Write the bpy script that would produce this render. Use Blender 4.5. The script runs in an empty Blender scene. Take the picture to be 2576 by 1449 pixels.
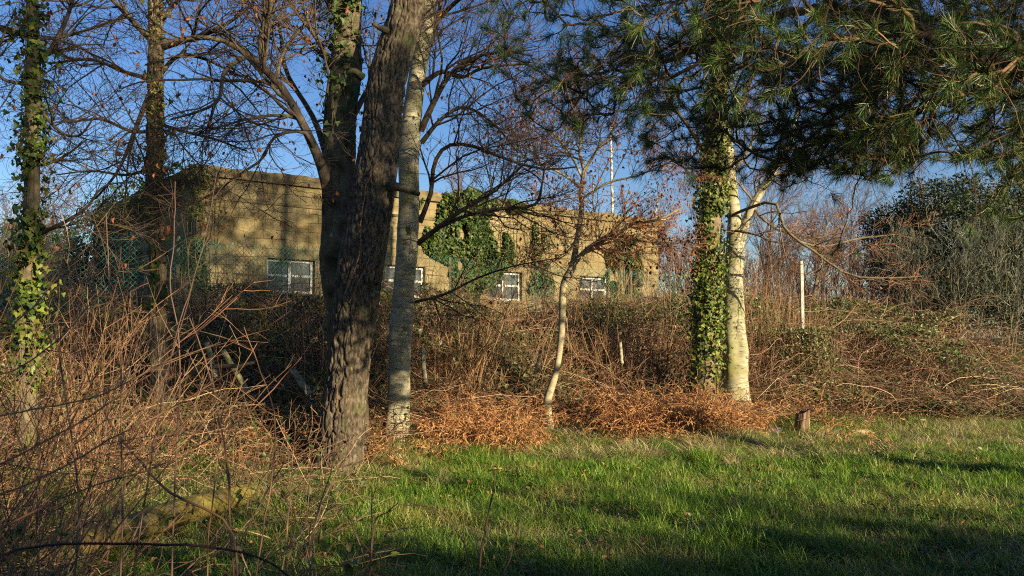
import bpy, math
import numpy as np
from mathutils import Vector

# ------------------------------------------------------------------ basics
F, CX, CY = 2200.0, 1288.0, 724.5           # focal length and centre in pixels of a 2576 px wide frame
PITCH = math.atan(125.5 / F)
EYE = 1.6
SUN_EL, SUN_AZ = math.radians(16), math.radians(45)   # azimuth measured from straight behind the camera, to the right
SUND = np.array([math.sin(SUN_AZ) * math.cos(SUN_EL), -math.cos(SUN_AZ) * math.cos(SUN_EL), math.sin(SUN_EL)])
scene = bpy.context.scene
col = scene.collection
R0 = np.random.default_rng(11)


def at(px, py, y):
    """world point seen at pixel px,py and lying y metres in front of the camera"""
    px = np.asarray(px, float); py = np.asarray(py, float); y = np.asarray(y, float)
    dx = (px - CX) / F; dz = -(py - CY) / F
    yy = math.cos(PITCH) - dz * math.sin(PITCH)
    zz = math.sin(PITCH) + dz * math.cos(PITCH)
    s = y / yy
    return np.stack(np.broadcast_arrays(dx * s, y, EYE + zz * s), -1)


def norm(v):
    return v / np.maximum(np.linalg.norm(v, axis=-1, keepdims=True), 1e-9)


def hash3(i, j, k, seed=0):
    h = (i.astype(np.int64) * 374761393 + j.astype(np.int64) * 668265263 + k.astype(np.int64) * 1274126177 + seed * 974634777) & 0xffffffff
    h = ((h ^ (h >> 13)) * 1274126177) & 0xffffffff
    h = (h ^ (h >> 16)) & 0xffffffff
    return h / 4294967295.0


def vn(p, seed=0):
    """value noise 0..1 of points (...,3)"""
    p = np.asarray(p, float)
    i = np.floor(p).astype(np.int64); f = p - i; f = f * f * (3 - 2 * f)
    r = 0
    for a in (0, 1):
        for b in (0, 1):
            for c in (0, 1):
                w = (f[..., 0] if a else 1 - f[..., 0]) * (f[..., 1] if b else 1 - f[..., 1]) * (f[..., 2] if c else 1 - f[..., 2])
                r = r + w * hash3(i[..., 0] + a, i[..., 1] + b, i[..., 2] + c, seed)
    return r


def vn2(x, y, s=1.0, seed=0):
    x = np.asarray(x, float); y = np.asarray(y, float)
    return vn(np.stack(np.broadcast_arrays(x * s, y * s, np.zeros(1)[0] + x * 0), -1), seed)


def sm(t):
    t = np.clip(t, 0, 1)
    return t * t * (3 - 2 * t)


# ------------------------------------------------------------------ terrain
EX = [-14, -8, -5, -3, -2.3, -1.5, -0.6, 0.5, 2, 4, 6, 9, 14]
EY = [9.0, 9.4, 10.0, 10.6, 11.2, 13.1, 13.8, 14.7, 14.6, 15.2, 15.6, 15.6, 15.6]


def edge(x):
    x = np.asarray(x, float)
    return np.interp(x, EX, EY) + 0.5 * (vn2(x, x * 0, 0.9, 3) - 0.5)


def G(x, y):
    x = np.asarray(x, float); y = np.asarray(y, float)
    z = 0.10 * (vn2(x, y, 0.35, 1) - 0.5) + 0.05 * (vn2(x, y, 1.7, 2) - 0.5)
    z = z + 1.3 * sm((y - edge(x)) / 6.5)
    z = z - 0.12 * np.exp(-((x + 2.75) ** 2 + (y - 10.3) ** 2) / 0.35)
    return z


def veg(x, y):
    d = y - edge(x)
    h = 0.25 + 0.98 * sm((d + 0.2) / 3.2) + 0.55 * (vn2(x, y, 0.7, 5) - 0.5) + 0.25 * (vn2(x, y, 2.2, 6) - 0.5)
    h = h * (1 - .1 * sm((x - 5.5) / 1.5)) * (1 - .15 * sm((-2.5 - x) / 1.0) * sm((y - 12.5) / 1.5))
    h = h * (1 - .10 * sm((y - 16) / 1.5) * np.exp(-((x - 1.0) / 2.2) ** 2))
    h = h + .75 * np.exp(-((x - 5.7) ** 2 / .6 + (y - 17.1) ** 2 / .5))
    return np.maximum(h, 0.1)


# ------------------------------------------------------------------ mesh building
def mesh(name, verts, faces, smooth=False):
    """verts (N,3); faces: array or list of arrays (M,k)"""
    if not isinstance(faces, (list, tuple)):
        faces = [faces]
    me = bpy.data.meshes.new(name)
    verts = np.asarray(verts, np.float32)
    li = np.concatenate([f.reshape(-1) for f in faces]).astype(np.int32)
    tot = np.concatenate([np.full(len(f), f.shape[1], np.int32) for f in faces])
    st = np.concatenate([[0], np.cumsum(tot)[:-1]]).astype(np.int32)
    me.vertices.add(len(verts)); me.loops.add(len(li)); me.polygons.add(len(tot))
    me.vertices.foreach_set('co', verts.reshape(-1))
    me.loops.foreach_set('vertex_index', li)
    me.polygons.foreach_set('loop_start', st)
    try:
        me.polygons.foreach_set('loop_total', tot)
    except Exception:
        pass
    me.polygons.foreach_set('use_smooth', np.full(len(tot), smooth, bool))
    me.update(calc_edges=True)
    return me


def tag(o, label=None, cat=None, group=None, kind=None):
    if label: o['label'] = label
    if cat: o['category'] = cat
    if group: o['group'] = group
    if kind: o['kind'] = kind
    return o


def link(name, me, mat=None, parent=None):
    o = bpy.data.objects.new(name, me)
    col.objects.link(o)
    if mat is not None:
        me.materials.clear(); me.materials.append(mat)
    if parent is not None:
        o.parent = parent
    return o


def empty(name, loc, label, cat, group=None):
    o = bpy.data.objects.new(name, None)
    col.objects.link(o)
    o['_l'] = [float(v) for v in loc]
    return tag(o, label, cat, group)


class Geo:
    def __init__(self):
        self.v = []; self.f = []; self.n = 0

    def add(self, v, f):
        v = np.asarray(v, float).reshape(-1, 3)
        fs = f if isinstance(f, (list, tuple)) else [f]
        self.v.append(v)
        for a in fs:
            self.f.append(np.asarray(a, np.int64) + self.n)
        self.n += len(v)
        return self

    def obj(self, name, mat, parent=None, smooth=False):
        v = np.concatenate(self.v)
        return link(name, mesh(name, v, self.f, smooth), mat, parent)

    def box(self, c, half, ax=None):
        """box with centre c, half sizes and axis matrix rows ax"""
        ax = np.eye(3) if ax is None else np.asarray(ax)
        s = np.array([[a, b, d] for a in (-1, 1) for b in (-1, 1) for d in (-1, 1)], float) * np.asarray(half)
        f = np.array([[0, 1, 3, 2], [4, 6, 7, 5], [0, 4, 5, 1], [2, 3, 7, 6], [0, 2, 6, 4], [1, 5, 7, 3]])
        return self.add(np.asarray(c) + s @ ax, f)

    def tubes(self, P, R, k=3, cap=False):
        P = np.asarray(P, float); R = np.asarray(R, float)
        N, n = P.shape[:2]
        if N == 0: return self
        T = norm(np.gradient(P, axis=1))
        ref = norm(R0.normal(size=(N, 1, 3)))
        mean = norm(P[:, -1:] - P[:, :1])
        ref = norm(ref - (ref * mean).sum(-1, keepdims=True) * mean + 1e-6)
        U = norm(np.cross(T, ref)); V = np.cross(T, U)
        a = np.arange(k) * 2 * math.pi / k
        ring = (U[:, :, None] * np.cos(a)[None, None, :, None] + V[:, :, None] * np.sin(a)[None, None, :, None]) * R[:, :, None, None]
        vv = (P[:, :, None] + ring).reshape(-1, 3)
        b = (np.arange(N) * n * k)[:, None, None] + (np.arange(n - 1) * k)[None, :, None]
        j = np.arange(k)[None, None, :]; j2 = (j + 1) % k
        q = np.stack([b + j, b + j2, b + k + j2, b + k + j], -1).reshape(-1, 4)
        fs = [q]
        if cap and k > 2:
            e = (np.arange(N) * n * k)[:, None] + (n - 1) * k + np.arange(k)[None]
            s0 = (np.arange(N) * n * k)[:, None] + np.arange(k)[None, ::-1]
            fs += [e, s0]
        return self.add(vv, fs)


def resample(pts, n, extra=None):
    """Catmull-Rom resample of (m,3) (or more columns) to n points"""
    p = np.asarray(pts, float)
    if len(p) == 2:
        t = np.linspace(0, 1, n)[:, None]
        return p[0] * (1 - t) + p[1] * t
    q = np.vstack([2 * p[0] - p[1], p, 2 * p[-1] - p[-2]])
    m = len(p) - 1
    u = np.linspace(0, m, n); i = np.minimum(u.astype(int), m - 1); t = (u - i)[:, None]
    a, b, c, d = q[i], q[i + 1], q[i + 2], q[i + 3]
    return 0.5 * (2 * b + (c - a) * t + (2 * a - 5 * b + 4 * c - d) * t ** 2 + (-a + 3 * b - 3 * c + d) * t ** 3)


def grow(P, R, per, L, ang=0.9, n=6, wig=0.18, t0=0.2, rs=0.5, rmin=0.0015, rmax=9, bias=(0, 0, 0), flat=0.0, lv=0.4, rng=R0, t1=0.98):
    """side branches for every polyline of P (N,m,3); returns (N*per, n, 3) and radii"""
    N, m = P.shape[:2]
    idx = np.repeat(np.arange(N), per)
    M = len(idx)
    t = rng.uniform(t0, t1, M)
    u = t * (m - 1); i = np.minimum(u.astype(int), m - 2); f = (u - i)[:, None]
    base = P[idx, i] * (1 - f) + P[idx, i + 1] * f
    T = norm(P[idx, i + 1] - P[idx, i])
    r = R[idx, i] * (1 - f[:, 0]) + R[idx, i + 1] * f[:, 0]
    rnd = rng.normal(size=(M, 3)); rnd[:, 2] *= (1 - flat)
    perp = norm(rnd - (rnd * T).sum(-1, keepdims=True) * T)
    a = ang * rng.uniform(0.6, 1.35, M)[:, None]
    d = norm(T * np.cos(a) + perp * np.sin(a))
    ln = L * rng.uniform(1 - lv, 1 + lv, M) * (1.15 - 0.6 * t)
    st = (ln / (n - 1))[:, None]
    pts = [base]; b = np.asarray(bias, float)
    for _ in range(n - 1):
        w = rng.normal(size=(M, 3)) * wig; w[:, 2] *= (1 - 0.5 * flat)
        d = norm(d + w + b)
        pts.append(pts[-1] + d * st)
    P2 = np.stack(pts, 1)
    r0 = np.clip(r * rs, rmin, rmax)
    R2 = r0[:, None] * np.linspace(1, 0.35, n)[None]
    return P2, np.maximum(R2, rmin * 0.5)


# leaf outlines (x across, y along), fan from vertex 0
def shape_ivy():
    a = [(0, 0), (.5, -.12), (.55, .3), (.3, .45), (0, 1.0), (-.3, .45), (-.55, .3), (-.5, -.12)]
    return np.array(a)


def shape_oval():
    return np.array([(0, 0), (.28, .3), (.24, .7), (0, 1), (-.24, .7), (-.28, .3)])


def leaves(geo, C, N, size, shape, rng=R0, fold=0.15, droop=None):
    """flat folded leaves: centres C, normals N, size (M,)"""
    M = len(C)
    if M == 0: return
    N = norm(N)
    up = rng.normal(size=(M, 3)) if droop is None else np.tile(np.asarray(droop, float), (M, 1)) + rng.normal(size=(M, 3)) * 0.45
    Y = norm(up - (up * N).sum(-1, keepdims=True) * N)
    X = np.cross(Y, N)
    s = np.asarray(size)[:, None, None]
    k = len(shape)
    v = C[:, None] + s * (X[:, None] * shape[None, :, :1] + Y[:, None] * (shape[None, :, 1:] - 0.1) + N[:, None] * (np.abs(shape[None, :, :1]) * fold * 2))
    # faces: triangles around the midrib (0 and tip)
    tip = int(np.argmax(shape[:, 1]))
    right = [0] + list(range(1, tip + 1)); left = [0] + list(range(tip, k))
    b = (np.arange(M) * k)[:, None]
    geo.add(v.reshape(-1, 3), [b + np.array(right)[None], b + np.array(left)[None]])


# ------------------------------------------------------------------ materials
def nodes(name):
    m = bpy.data.materials.new(name); m.use_nodes = True
    nt = m.node_tree; nt.nodes.clear()
    return m, nt, nt.nodes, nt.links


def ramp(nd, stops):
    r = nd.new('ShaderNodeValToRGB')
    e = r.color_ramp.elements
    while len(e) > 1: e.remove(e[-1])
    e[0].position = stops[0][0]; e[0].color = (*stops[0][1], 1)
    for p, c in stops[1:]:
        x = e.new(p); x.color = (*c, 1)
    return r


def leafmat(name, cols, rough=0.5, trans=0.3, spec=0.4, patch=None):
    """random colour per leaf/twig; optional large scale patches (scale, cols2)"""
    m, nt, nd, lk = nodes(name)
    g = nd.new('ShaderNodeNewGeometry')
    k = len(cols)
    r = ramp(nd, [(i / max(k - 1, 1), c) for i, c in enumerate(cols)])
    lk.new(g.outputs['Random Per Island'], r.inputs[0])
    c = r.outputs[0]
    if patch:
        tc = nd.new('ShaderNodeTexCoord')
        no = nd.new('ShaderNodeTexNoise'); no.inputs['Scale'].default_value = patch[0]; no.inputs['Detail'].default_value = 4
        lk.new(tc.outputs['Object'], no.inputs['Vector'])
        r2 = ramp(nd, [(i / max(len(patch[1]) - 1, 1), cc) for i, cc in enumerate(patch[1])])
        lk.new(g.outputs['Random Per Island'], r2.inputs[0])
        mr = nd.new('ShaderNodeMapRange'); mr.inputs[1].default_value = patch[2]; mr.inputs[2].default_value = patch[3]
        lk.new(no.outputs[0], mr.inputs[0])
        mx = nd.new('ShaderNodeMix'); mx.data_type = 'RGBA'
        lk.new(mr.outputs[0], mx.inputs[0]); lk.new(c, mx.inputs[6]); lk.new(r2.outputs[0], mx.inputs[7])
        c = mx.outputs[2]
    b = nd.new('ShaderNodeBsdfPrincipled'); b.inputs['Roughness'].default_value = rough
    b.inputs['Specular IOR Level'].default_value = spec
    lk.new(c, b.inputs['Base Color'])
    out = nd.new('ShaderNodeOutputMaterial')
    if trans > 0:
        t = nd.new('ShaderNodeBsdfTranslucent'); lk.new(c, t.inputs[0])
        ms = nd.new('ShaderNodeMixShader'); ms.inputs[0].default_value = trans
        lk.new(b.outputs[0], ms.inputs[1]); lk.new(t.outputs[0], ms.inputs[2]); lk.new(ms.outputs[0], out.inputs[0])
    else:
        lk.new(b.outputs[0], out.inputs[0])
    return m


def barkmat(name, stops, scale=(8, 8, 2), bump=0.4, rough=0.85, detail=6, spots=None, moss=None, bumpscale=None, dist=0.02):
    m, nt, nd, lk = nodes(name)
    tc = nd.new('ShaderNodeTexCoord')
    mp = nd.new('ShaderNodeMapping'); mp.inputs['Scale'].default_value = scale
    lk.new(tc.outputs['Object'], mp.inputs[0])
    no = nd.new('ShaderNodeTexNoise'); no.inputs['Scale'].default_value = 1; no.inputs['Detail'].default_value = detail; no.inputs['Roughness'].default_value = 0.65
    lk.new(mp.outputs[0], no.inputs['Vector'])
    r = ramp(nd, stops); lk.new(no.outputs[0], r.inputs[0])
    c = r.outputs[0]
    for sp in (spots or []):
        n2 = nd.new('ShaderNodeTexNoise'); n2.inputs['Scale'].default_value = sp[0]; n2.inputs['Detail'].default_value = 5
        mp2 = nd.new('ShaderNodeMapping'); mp2.inputs['Scale'].default_value = sp[4] if len(sp) > 4 else (1, 1, 1)
        mp2.inputs['Location'].default_value = (sp[0], 3, 7)
        lk.new(tc.outputs['Object'], mp2.inputs[0]); lk.new(mp2.outputs[0], n2.inputs['Vector'])
        mr = nd.new('ShaderNodeMapRange'); mr.inputs[1].default_value = sp[1]; mr.inputs[2].default_value = sp[2]
        lk.new(n2.outputs[0], mr.inputs[0])
        mx = nd.new('ShaderNodeMix'); mx.data_type = 'RGBA'
        lk.new(mr.outputs[0], mx.inputs[0]); lk.new(c, mx.inputs[6]); mx.inputs[7].default_value = (*sp[3], 1)
        c = mx.outputs[2]
    b = nd.new('ShaderNodeBsdfPrincipled'); b.inputs['Roughness'].default_value = rough
    b.inputs['Specular IOR Level'].default_value = 0.25
    lk.new(c, b.inputs['Base Color'])
    n3 = nd.new('ShaderNodeTexNoise'); n3.inputs['Scale'].default_value = 1; n3.inputs['Detail'].default_value = 8; n3.inputs['Roughness'].default_value = 0.7
    mp3 = nd.new('ShaderNodeMapping'); mp3.inputs['Scale'].default_value = bumpscale or tuple(s * 2.5 for s in scale)
    lk.new(tc.outputs['Object'], mp3.inputs[0]); lk.new(mp3.outputs[0], n3.inputs['Vector'])
    bp = nd.new('ShaderNodeBump'); bp.inputs['Strength'].default_value = bump; bp.inputs['Distance'].default_value = dist
    lk.new(n3.outputs[0], bp.inputs['Height']); lk.new(bp.outputs[0], b.inputs['Normal'])
    out = nd.new('ShaderNodeOutputMaterial'); lk.new(b.outputs[0], out.inputs[0])
    return m


M = {}
M['pine_bark'] = barkmat('pine_bark', [(0.35, (.03, .02, .012)), (0.48, (.08, .064, .043)), (0.62, (.165, .135, .092)), (0.8, (.29, .25, .175))], (30, 30, 12), 0.8, 0.9, spots=[(3.0, .58, .72, (.10, .11, .045))])
M['dark_bark'] = barkmat('dark_bark', [(0.3, (.04, .033, .02)), (0.6, (.12, .10, .06)), (0.8, (.2, .17, .11))], (10, 10, 6), 0.5, 0.9, spots=[(4.0, .55, .66, (.022, .026, .012)), (7.0, .66, .7, (.3, .3, .25))])
M['pale_bark'] = barkmat('pale_bark', [(0.3, (.17, .155, .095)), (0.5, (.31, .29, .19)), (0.75, (.44, .42, .30))], (5, 5, 26), 0.18, 0.7,
                         spots=[(2.2, .5, .68, (.19, .19, .06)), (9, .60, .68, (.09, .08, .05), (1, 1, 3.0)), (14, .62, .68, (.16, .15, .10), (1, 1, 2.0)), (3, .62, .72, (.12, .13, .04))])
M['grey_bark'] = barkmat('grey_bark', [(0.3, (.07, .055, .03)), (0.55, (.16, .13, .075)), (0.8, (.27, .23, .14))], (8, 8, 10), 0.4, 0.85, spots=[(5, .55, .68, (.10, .10, .03))])
M['branch_bark'] = barkmat('branch_bark', [(0.3, (.035, .027, .02)), (0.6, (.085, .066, .045)), (0.8, (.15, .12, .075))], (10, 10, 10), 0.3, 0.85, spots=[(5, .6, .7, (.12, .12, .03))])
M['yellow_bark'] = barkmat('yellow_bark', [(0.3, (.20, .17, .10)), (0.6, (.36, .32, .2)), (0.8, (.47, .43, .3))], (8, 8, 18), 0.3, 0.8, spots=[(8, .6, .68, (.13, .10, .05))])
M['twig_dark'] = leafmat('twig_dark', [(.04, .028, .02), (.075, .052, .034), (.12, .085, .055)], 0.8, 0, 0.2)
M['twig_rust'] = leafmat('twig_rust', [(.10, .045, .025), (.2, .10, .055), (.3, .17, .10)], 0.75, 0, 0.2)
M['twig_far'] = leafmat('twig_far', [(.06, .035, .028), (.10, .065, .05), (.17, .11, .08)], 0.8, 0, 0.2)
M['twig_grey'] = leafmat('twig_grey', [(.04, .045, .03), (.09, .10, .07), (.24, .24, .18)], 0.8, 0, 0.2)
M['pine_twig'] = leafmat('pine_twig', [(.035, .022, .013), (.085, .052, .026), (.20, .125, .06)], 0.75, 0, 0.2)
M['cane'] = leafmat('cane', [(.045, .02, .013), (.12, .05, .028), (.24, .13, .065), (.07, .045, .024), (.17, .085, .045), (.46, .34, .20), (.08, .04, .024), (.32, .21, .115)], 0.6, 0, 0.3)
M['cane_tan'] = leafmat('cane_tan', [(.10, .06, .025), (.28, .17, .08), (.16, .07, .035), (.40, .27, .13)], 0.6, 0, 0.35)
M['cane_red'] = leafmat('cane_red', [(.05, .028, .017), (.15, .085, .05), (.09, .05, .03), (.25, .165, .09)], 0.5, 0, 0.4)
M['cane_dark'] = leafmat('cane_dark', [(.05, .015, .015), (.06, .02, .018)], 0.5, 0, 0.4)
M['needles'] = leafmat('needles', [(.018, .038, .009), (.04, .08, .015), (.075, .13, .024), (.15, .21, .045)], 0.42, 0.15, 0.4)
M['ivy_bright'] = leafmat('ivy_bright', [(.012, .03, .006), (.03, .065, .01), (.07, .12, .015), (.12, .17, .02), (.21, .24, .035), (.12, .08, .025)], 0.45, 0.25, 0.35)
M['ivy_dark'] = leafmat('ivy_dark', [(.015, .035, .008), (.03, .065, .012), (.05, .10, .02), (.08, .13, .025)], 0.5, 0.2, 0.3)
M['holly'] = leafmat('holly', [(.010, .018, .008), (.022, .036, .015), (.04, .055, .025), (.075, .085, .045)], 0.55, 0.1, 0.25)
M['ivy_wall'] = leafmat('ivy_wall', [(.009, .022, .005), (.02, .042, .008), (.035, .07, .012), (.06, .10, .016), (.13, .155, .028)], 0.5, 0.2, 0.3)
M['bramble_leaf'] = leafmat('bramble_leaf', [(.03, .055, .014), (.06, .10, .02), (.10, .14, .03), (.12, .08, .03)], 0.45, 0.2, 0.45)
M['rust_leaf'] = leafmat('rust_leaf', [(.16, .05, .02), (.34, .11, .035), (.48, .19, .06), (.2, .08, .04)], 0.6, 0.3, 0.3)
M['brown_leaf'] = leafmat('brown_leaf', [(.10, .045, .02), (.2, .09, .04), (.3, .17, .08), (.42, .22, .09)], 0.65, 0.15, 0.3)
M['bracken'] = leafmat('bracken', [(.12, .045, .02), (.33, .13, .045), (.52, .29, .12), (.20, .08, .035), (.40, .26, .12), (.40, .16, .05)], 0.7, 0.2, 0.2)
M['grass'] = leafmat('grass', [(.03, .09, .006), (.06, .155, .01), (.15, .27, .02), (.32, .40, .07)], 0.45, 0.3, 0.4,
                     patch=(0.9, [(.12, .17, .02), (.32, .31, .07), (.46, .40, .14), (.16, .25, .03)], 0.52, 0.68))
M['straw'] = leafmat('straw', [(.30, .24, .10), (.46, .38, .18), (.56, .48, .26), (.24, .25, .07)], 0.6, 0.25, 0.3)


def ground_mat():
    m, nt, nd, lk = nodes('ground_soil')
    tc = nd.new('ShaderNodeTexCoord')
    no = nd.new('ShaderNodeTexNoise'); no.inputs['Scale'].default_value = 3; no.inputs['Detail'].default_value = 10; no.inputs['Roughness'].default_value = 0.7
    lk.new(tc.outputs['Object'], no.inputs['Vector'])
    r = ramp(nd, [(0.3, (.018, .02, .006)), (0.5, (.035, .05, .01)), (0.7, (.09, .07, .03))]); lk.new(no.outputs[0], r.inputs[0])
    b = nd.new('ShaderNodeBsdfPrincipled'); b.inputs['Roughness'].default_value = 0.95; b.inputs['Specular IOR Level'].default_value = 0.1
    lk.new(r.outputs[0], b.inputs['Base Color'])
    bp = nd.new('ShaderNodeBump'); bp.inputs['Strength'].default_value = 0.8; bp.inputs['Distance'].default_value = 0.05
    lk.new(no.outputs[0], bp.inputs['Height']); lk.new(bp.outputs[0], b.inputs['Normal'])
    o = nd.new('ShaderNodeOutputMaterial'); lk.new(b.outputs[0], o.inputs[0])
    return m


M['ground'] = ground_mat()


def wall_mat():
    """weathered ochre render over shuttered concrete and blockwork; object x along the wall, z up"""
    m, nt, nd, lk = nodes('weathered_wall')
    tc = nd.new('ShaderNodeTexCoord')
    no = nd.new('ShaderNodeTexNoise'); no.inputs['Scale'].default_value = 1.1; no.inputs['Detail'].default_value = 9; no.inputs['Roughness'].default_value = 0.68
    lk.new(tc.outputs['Object'], no.inputs['Vector'])
    r = ramp(nd, [(0.25, (.10, .08, .03)), (0.42, (.165, .135, .065)), (0.56, (.235, .195, .10)), (0.75, (.32, .28, .155))]); lk.new(no.outputs[0], r.inputs[0])
    # damp streaks
    mp = nd.new('ShaderNodeMapping'); mp.inputs['Scale'].default_value = (.9, .9, 5); lk.new(tc.outputs['Object'], mp.inputs[0])
    n2 = nd.new('ShaderNodeTexNoise'); n2.inputs['Scale'].default_value = 1; n2.inputs['Detail'].default_value = 6; lk.new(mp.outputs[0], n2.inputs['Vector'])
    mr = nd.new('ShaderNodeMapRange'); mr.inputs[1].default_value = .45; mr.inputs[2].default_value = .68; mr.inputs[4].default_value = 0.75; lk.new(n2.outputs[0], mr.inputs[0])
    mx = nd.new('ShaderNodeMix'); mx.data_type = 'RGBA'; lk.new(mr.outputs[0], mx.inputs[0]); lk.new(r.outputs[0], mx.inputs[6]); mx.inputs[7].default_value = (.13, .10, .045, 1)
    mpv = nd.new('ShaderNodeMapping'); mpv.inputs['Scale'].default_value = (5, 5, .45); mpv.inputs['Location'].default_value = (3, 1, 2); lk.new(tc.outputs['Object'], mpv.inputs[0])
    nv = nd.new('ShaderNodeTexNoise'); nv.inputs['Scale'].default_value = 1; nv.inputs['Detail'].default_value = 7; nv.inputs['Roughness'].default_value = .7; lk.new(mpv.outputs[0], nv.inputs['Vector'])
    mrv = nd.new('ShaderNodeMapRange'); mrv.inputs[1].default_value = .52; mrv.inputs[2].default_value = .68; mrv.inputs[4].default_value = 0.7; lk.new(nv.outputs[0], mrv.inputs[0])
    mxv = nd.new('ShaderNodeMix'); mxv.data_type = 'RGBA'; lk.new(mrv.outputs[0], mxv.inputs[0]); lk.new(mx.outputs[2], mxv.inputs[6]); mxv.inputs[7].default_value = (.085, .075, .04, 1)
    mx = mxv
    # block joints
    sx = nd.new('ShaderNodeSeparateXYZ'); lk.new(tc.outputs['Object'], sx.inputs[0])
    cb = nd.new('ShaderNodeCombineXYZ'); lk.new(sx.outputs[0], cb.inputs[0]); lk.new(sx.outputs[2], cb.inputs[1])
    wn = nd.new('ShaderNodeTexNoise'); wn.inputs['Scale'].default_value = 2.5; lk.new(tc.outputs['Object'], wn.inputs['Vector'])
    wv = nd.new('ShaderNodeVectorMath'); wv.operation = 'MULTIPLY_ADD'; wv.inputs[1].default_value = (.12, .12, 0); lk.new(wn.outputs[1], wv.inputs[0]); lk.new(cb.outputs[0], wv.inputs[2])
    br = nd.new('ShaderNodeTexBrick'); br.inputs['Scale'].default_value = 1; br.inputs['Brick Width'].default_value = .47; br.inputs['Row Height'].default_value = .225
    br.inputs['Mortar Size'].default_value = .009; br.inputs['Mortar Smooth'].default_value = .4
    lk.new(wv.outputs[0], br.inputs['Vector'])
    n4 = nd.new('ShaderNodeTexNoise'); n4.inputs['Scale'].default_value = 1.8; n4.inputs['Detail'].default_value = 5; lk.new(tc.outputs['Object'], n4.inputs['Vector'])
    mr4 = nd.new('ShaderNodeMapRange'); mr4.inputs[1].default_value = .38; mr4.inputs[2].default_value = .55; lk.new(n4.outputs[0], mr4.inputs[0])
    mm = nd.new('ShaderNodeMath'); mm.operation = 'MULTIPLY'; lk.new(br.outputs['Fac'], mm.inputs[0]); lk.new(mr4.outputs[0], mm.inputs[1])
    mx2 = nd.new('ShaderNodeMix'); mx2.data_type = 'RGBA'; lk.new(mm.outputs[0], mx2.inputs[0]); lk.new(mx.outputs[2], mx2.inputs[6]); mx2.inputs[7].default_value = (.08, .06, .03, 1)
    b = nd.new('ShaderNodeBsdfPrincipled'); b.inputs['Roughness'].default_value = 0.95; b.inputs['Specular IOR Level'].default_value = 0.1
    lk.new(mx2.outputs[2], b.inputs['Base Color'])
    # bump
    n5 = nd.new('ShaderNodeTexNoise'); n5.inputs['Scale'].default_value = 14; n5.inputs['Detail'].default_value = 8; lk.new(tc.outputs['Object'], n5.inputs['Vector'])
    ms = nd.new('ShaderNodeMath'); ms.operation = 'MULTIPLY_ADD'; ms.inputs[1].default_value = -0.6; lk.new(mm.outputs[0], ms.inputs[0]); lk.new(n5.outputs[0], ms.inputs[2])
    bp = nd.new('ShaderNodeBump'); bp.inputs['Strength'].default_value = 0.6; bp.inputs['Distance'].default_value = 0.04
    lk.new(ms.outputs[0], bp.inputs['Height']); lk.new(bp.outputs[0], b.inputs['Normal'])
    o = nd.new('ShaderNodeOutputMaterial'); lk.new(b.outputs[0], o.inputs[0])
    return m


M['wall'] = wall_mat()
M['coping'] = barkmat('coping_concrete', [(0.3, (.07, .06, .03)), (0.55, (.16, .13, .065)), (0.8, (.27, .23, .13))], (2, 2, 5), 0.6, 0.95, spots=[(3, .55, .68, (.06, .055, .025))])
M['white_paint'] = barkmat('flaking_white_paint', [(0.3, (.36, .35, .3)), (0.6, (.56, .56, .52)), (0.9, (.7, .7, .67))], (6, 6, 6), 0.3, 0.6, spots=[(7, .52, .6, (.16, .13, .08))])
M['fence_green'] = barkmat('green_plastic_wire', [(0.3, (.025, .19, .15)), (0.7, (.06, .30, .24))], (3, 3, 3), 0.1, 0.45)
M['post_concrete'] = barkmat('concrete_post', [(0.3, (.3, .28, .22)), (0.7, (.55, .53, .46))], (6, 6, 6), 0.4, 0.9)
M['moss_wood'] = barkmat('mossy_wood', [(0.3, (.08, .07, .015)), (0.5, (.20, .165, .035)), (0.75, (.32, .27, .065))], (5, 26, 26), 0.9, 0.95, spots=[(4, .52, .66, (.12, .14, .02)), (9, .62, .7, (.3, .22, .12))])
M['stump_wood'] = barkmat('rotten_stump', [(0.3, (.05, .03, .018)), (0.5, (.17, .11, .065)), (0.75, (.32, .23, .14))], (24, 24, 4), 0.9, 0.9)
M['stone'] = barkmat('grey_stone', [(0.3, (.04, .04, .04)), (0.7, (.12, .12, .12))], (9, 9, 9), 0.6, 0.9)
M['cut_wood'] = barkmat('cut_wood', [(0.3, (.33, .25, .11)), (0.7, (.5, .41, .2))], (9, 9, 9), 0.4, 0.8, spots=[(6, .6, .68, (.2, .12, .05))])


def glass_mat():
    m, nt, nd, lk = nodes('window_glass')
    b = nd.new('ShaderNodeBsdfPrincipled'); b.inputs['Base Color'].default_value = (.03, .045, .06, 1); b.inputs['Roughness'].default_value = 0.12
    n = nd.new('ShaderNodeTexNoise'); n.inputs['Scale'].default_value = 3
    r = ramp(nd, [(.4, (.015, .022, .03)), (.7, (.10, .12, .13))]); tc = nd.new('ShaderNodeTexCoord')
    lk.new(tc.outputs['Object'], n.inputs['Vector']); lk.new(n.outputs[0], r.inputs[0]); lk.new(r.outputs[0], b.inputs['Base Color'])
    o = nd.new('ShaderNodeOutputMaterial'); lk.new(b.outputs[0], o.inputs[0])
    return m


M['glass'] = glass_mat()

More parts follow.
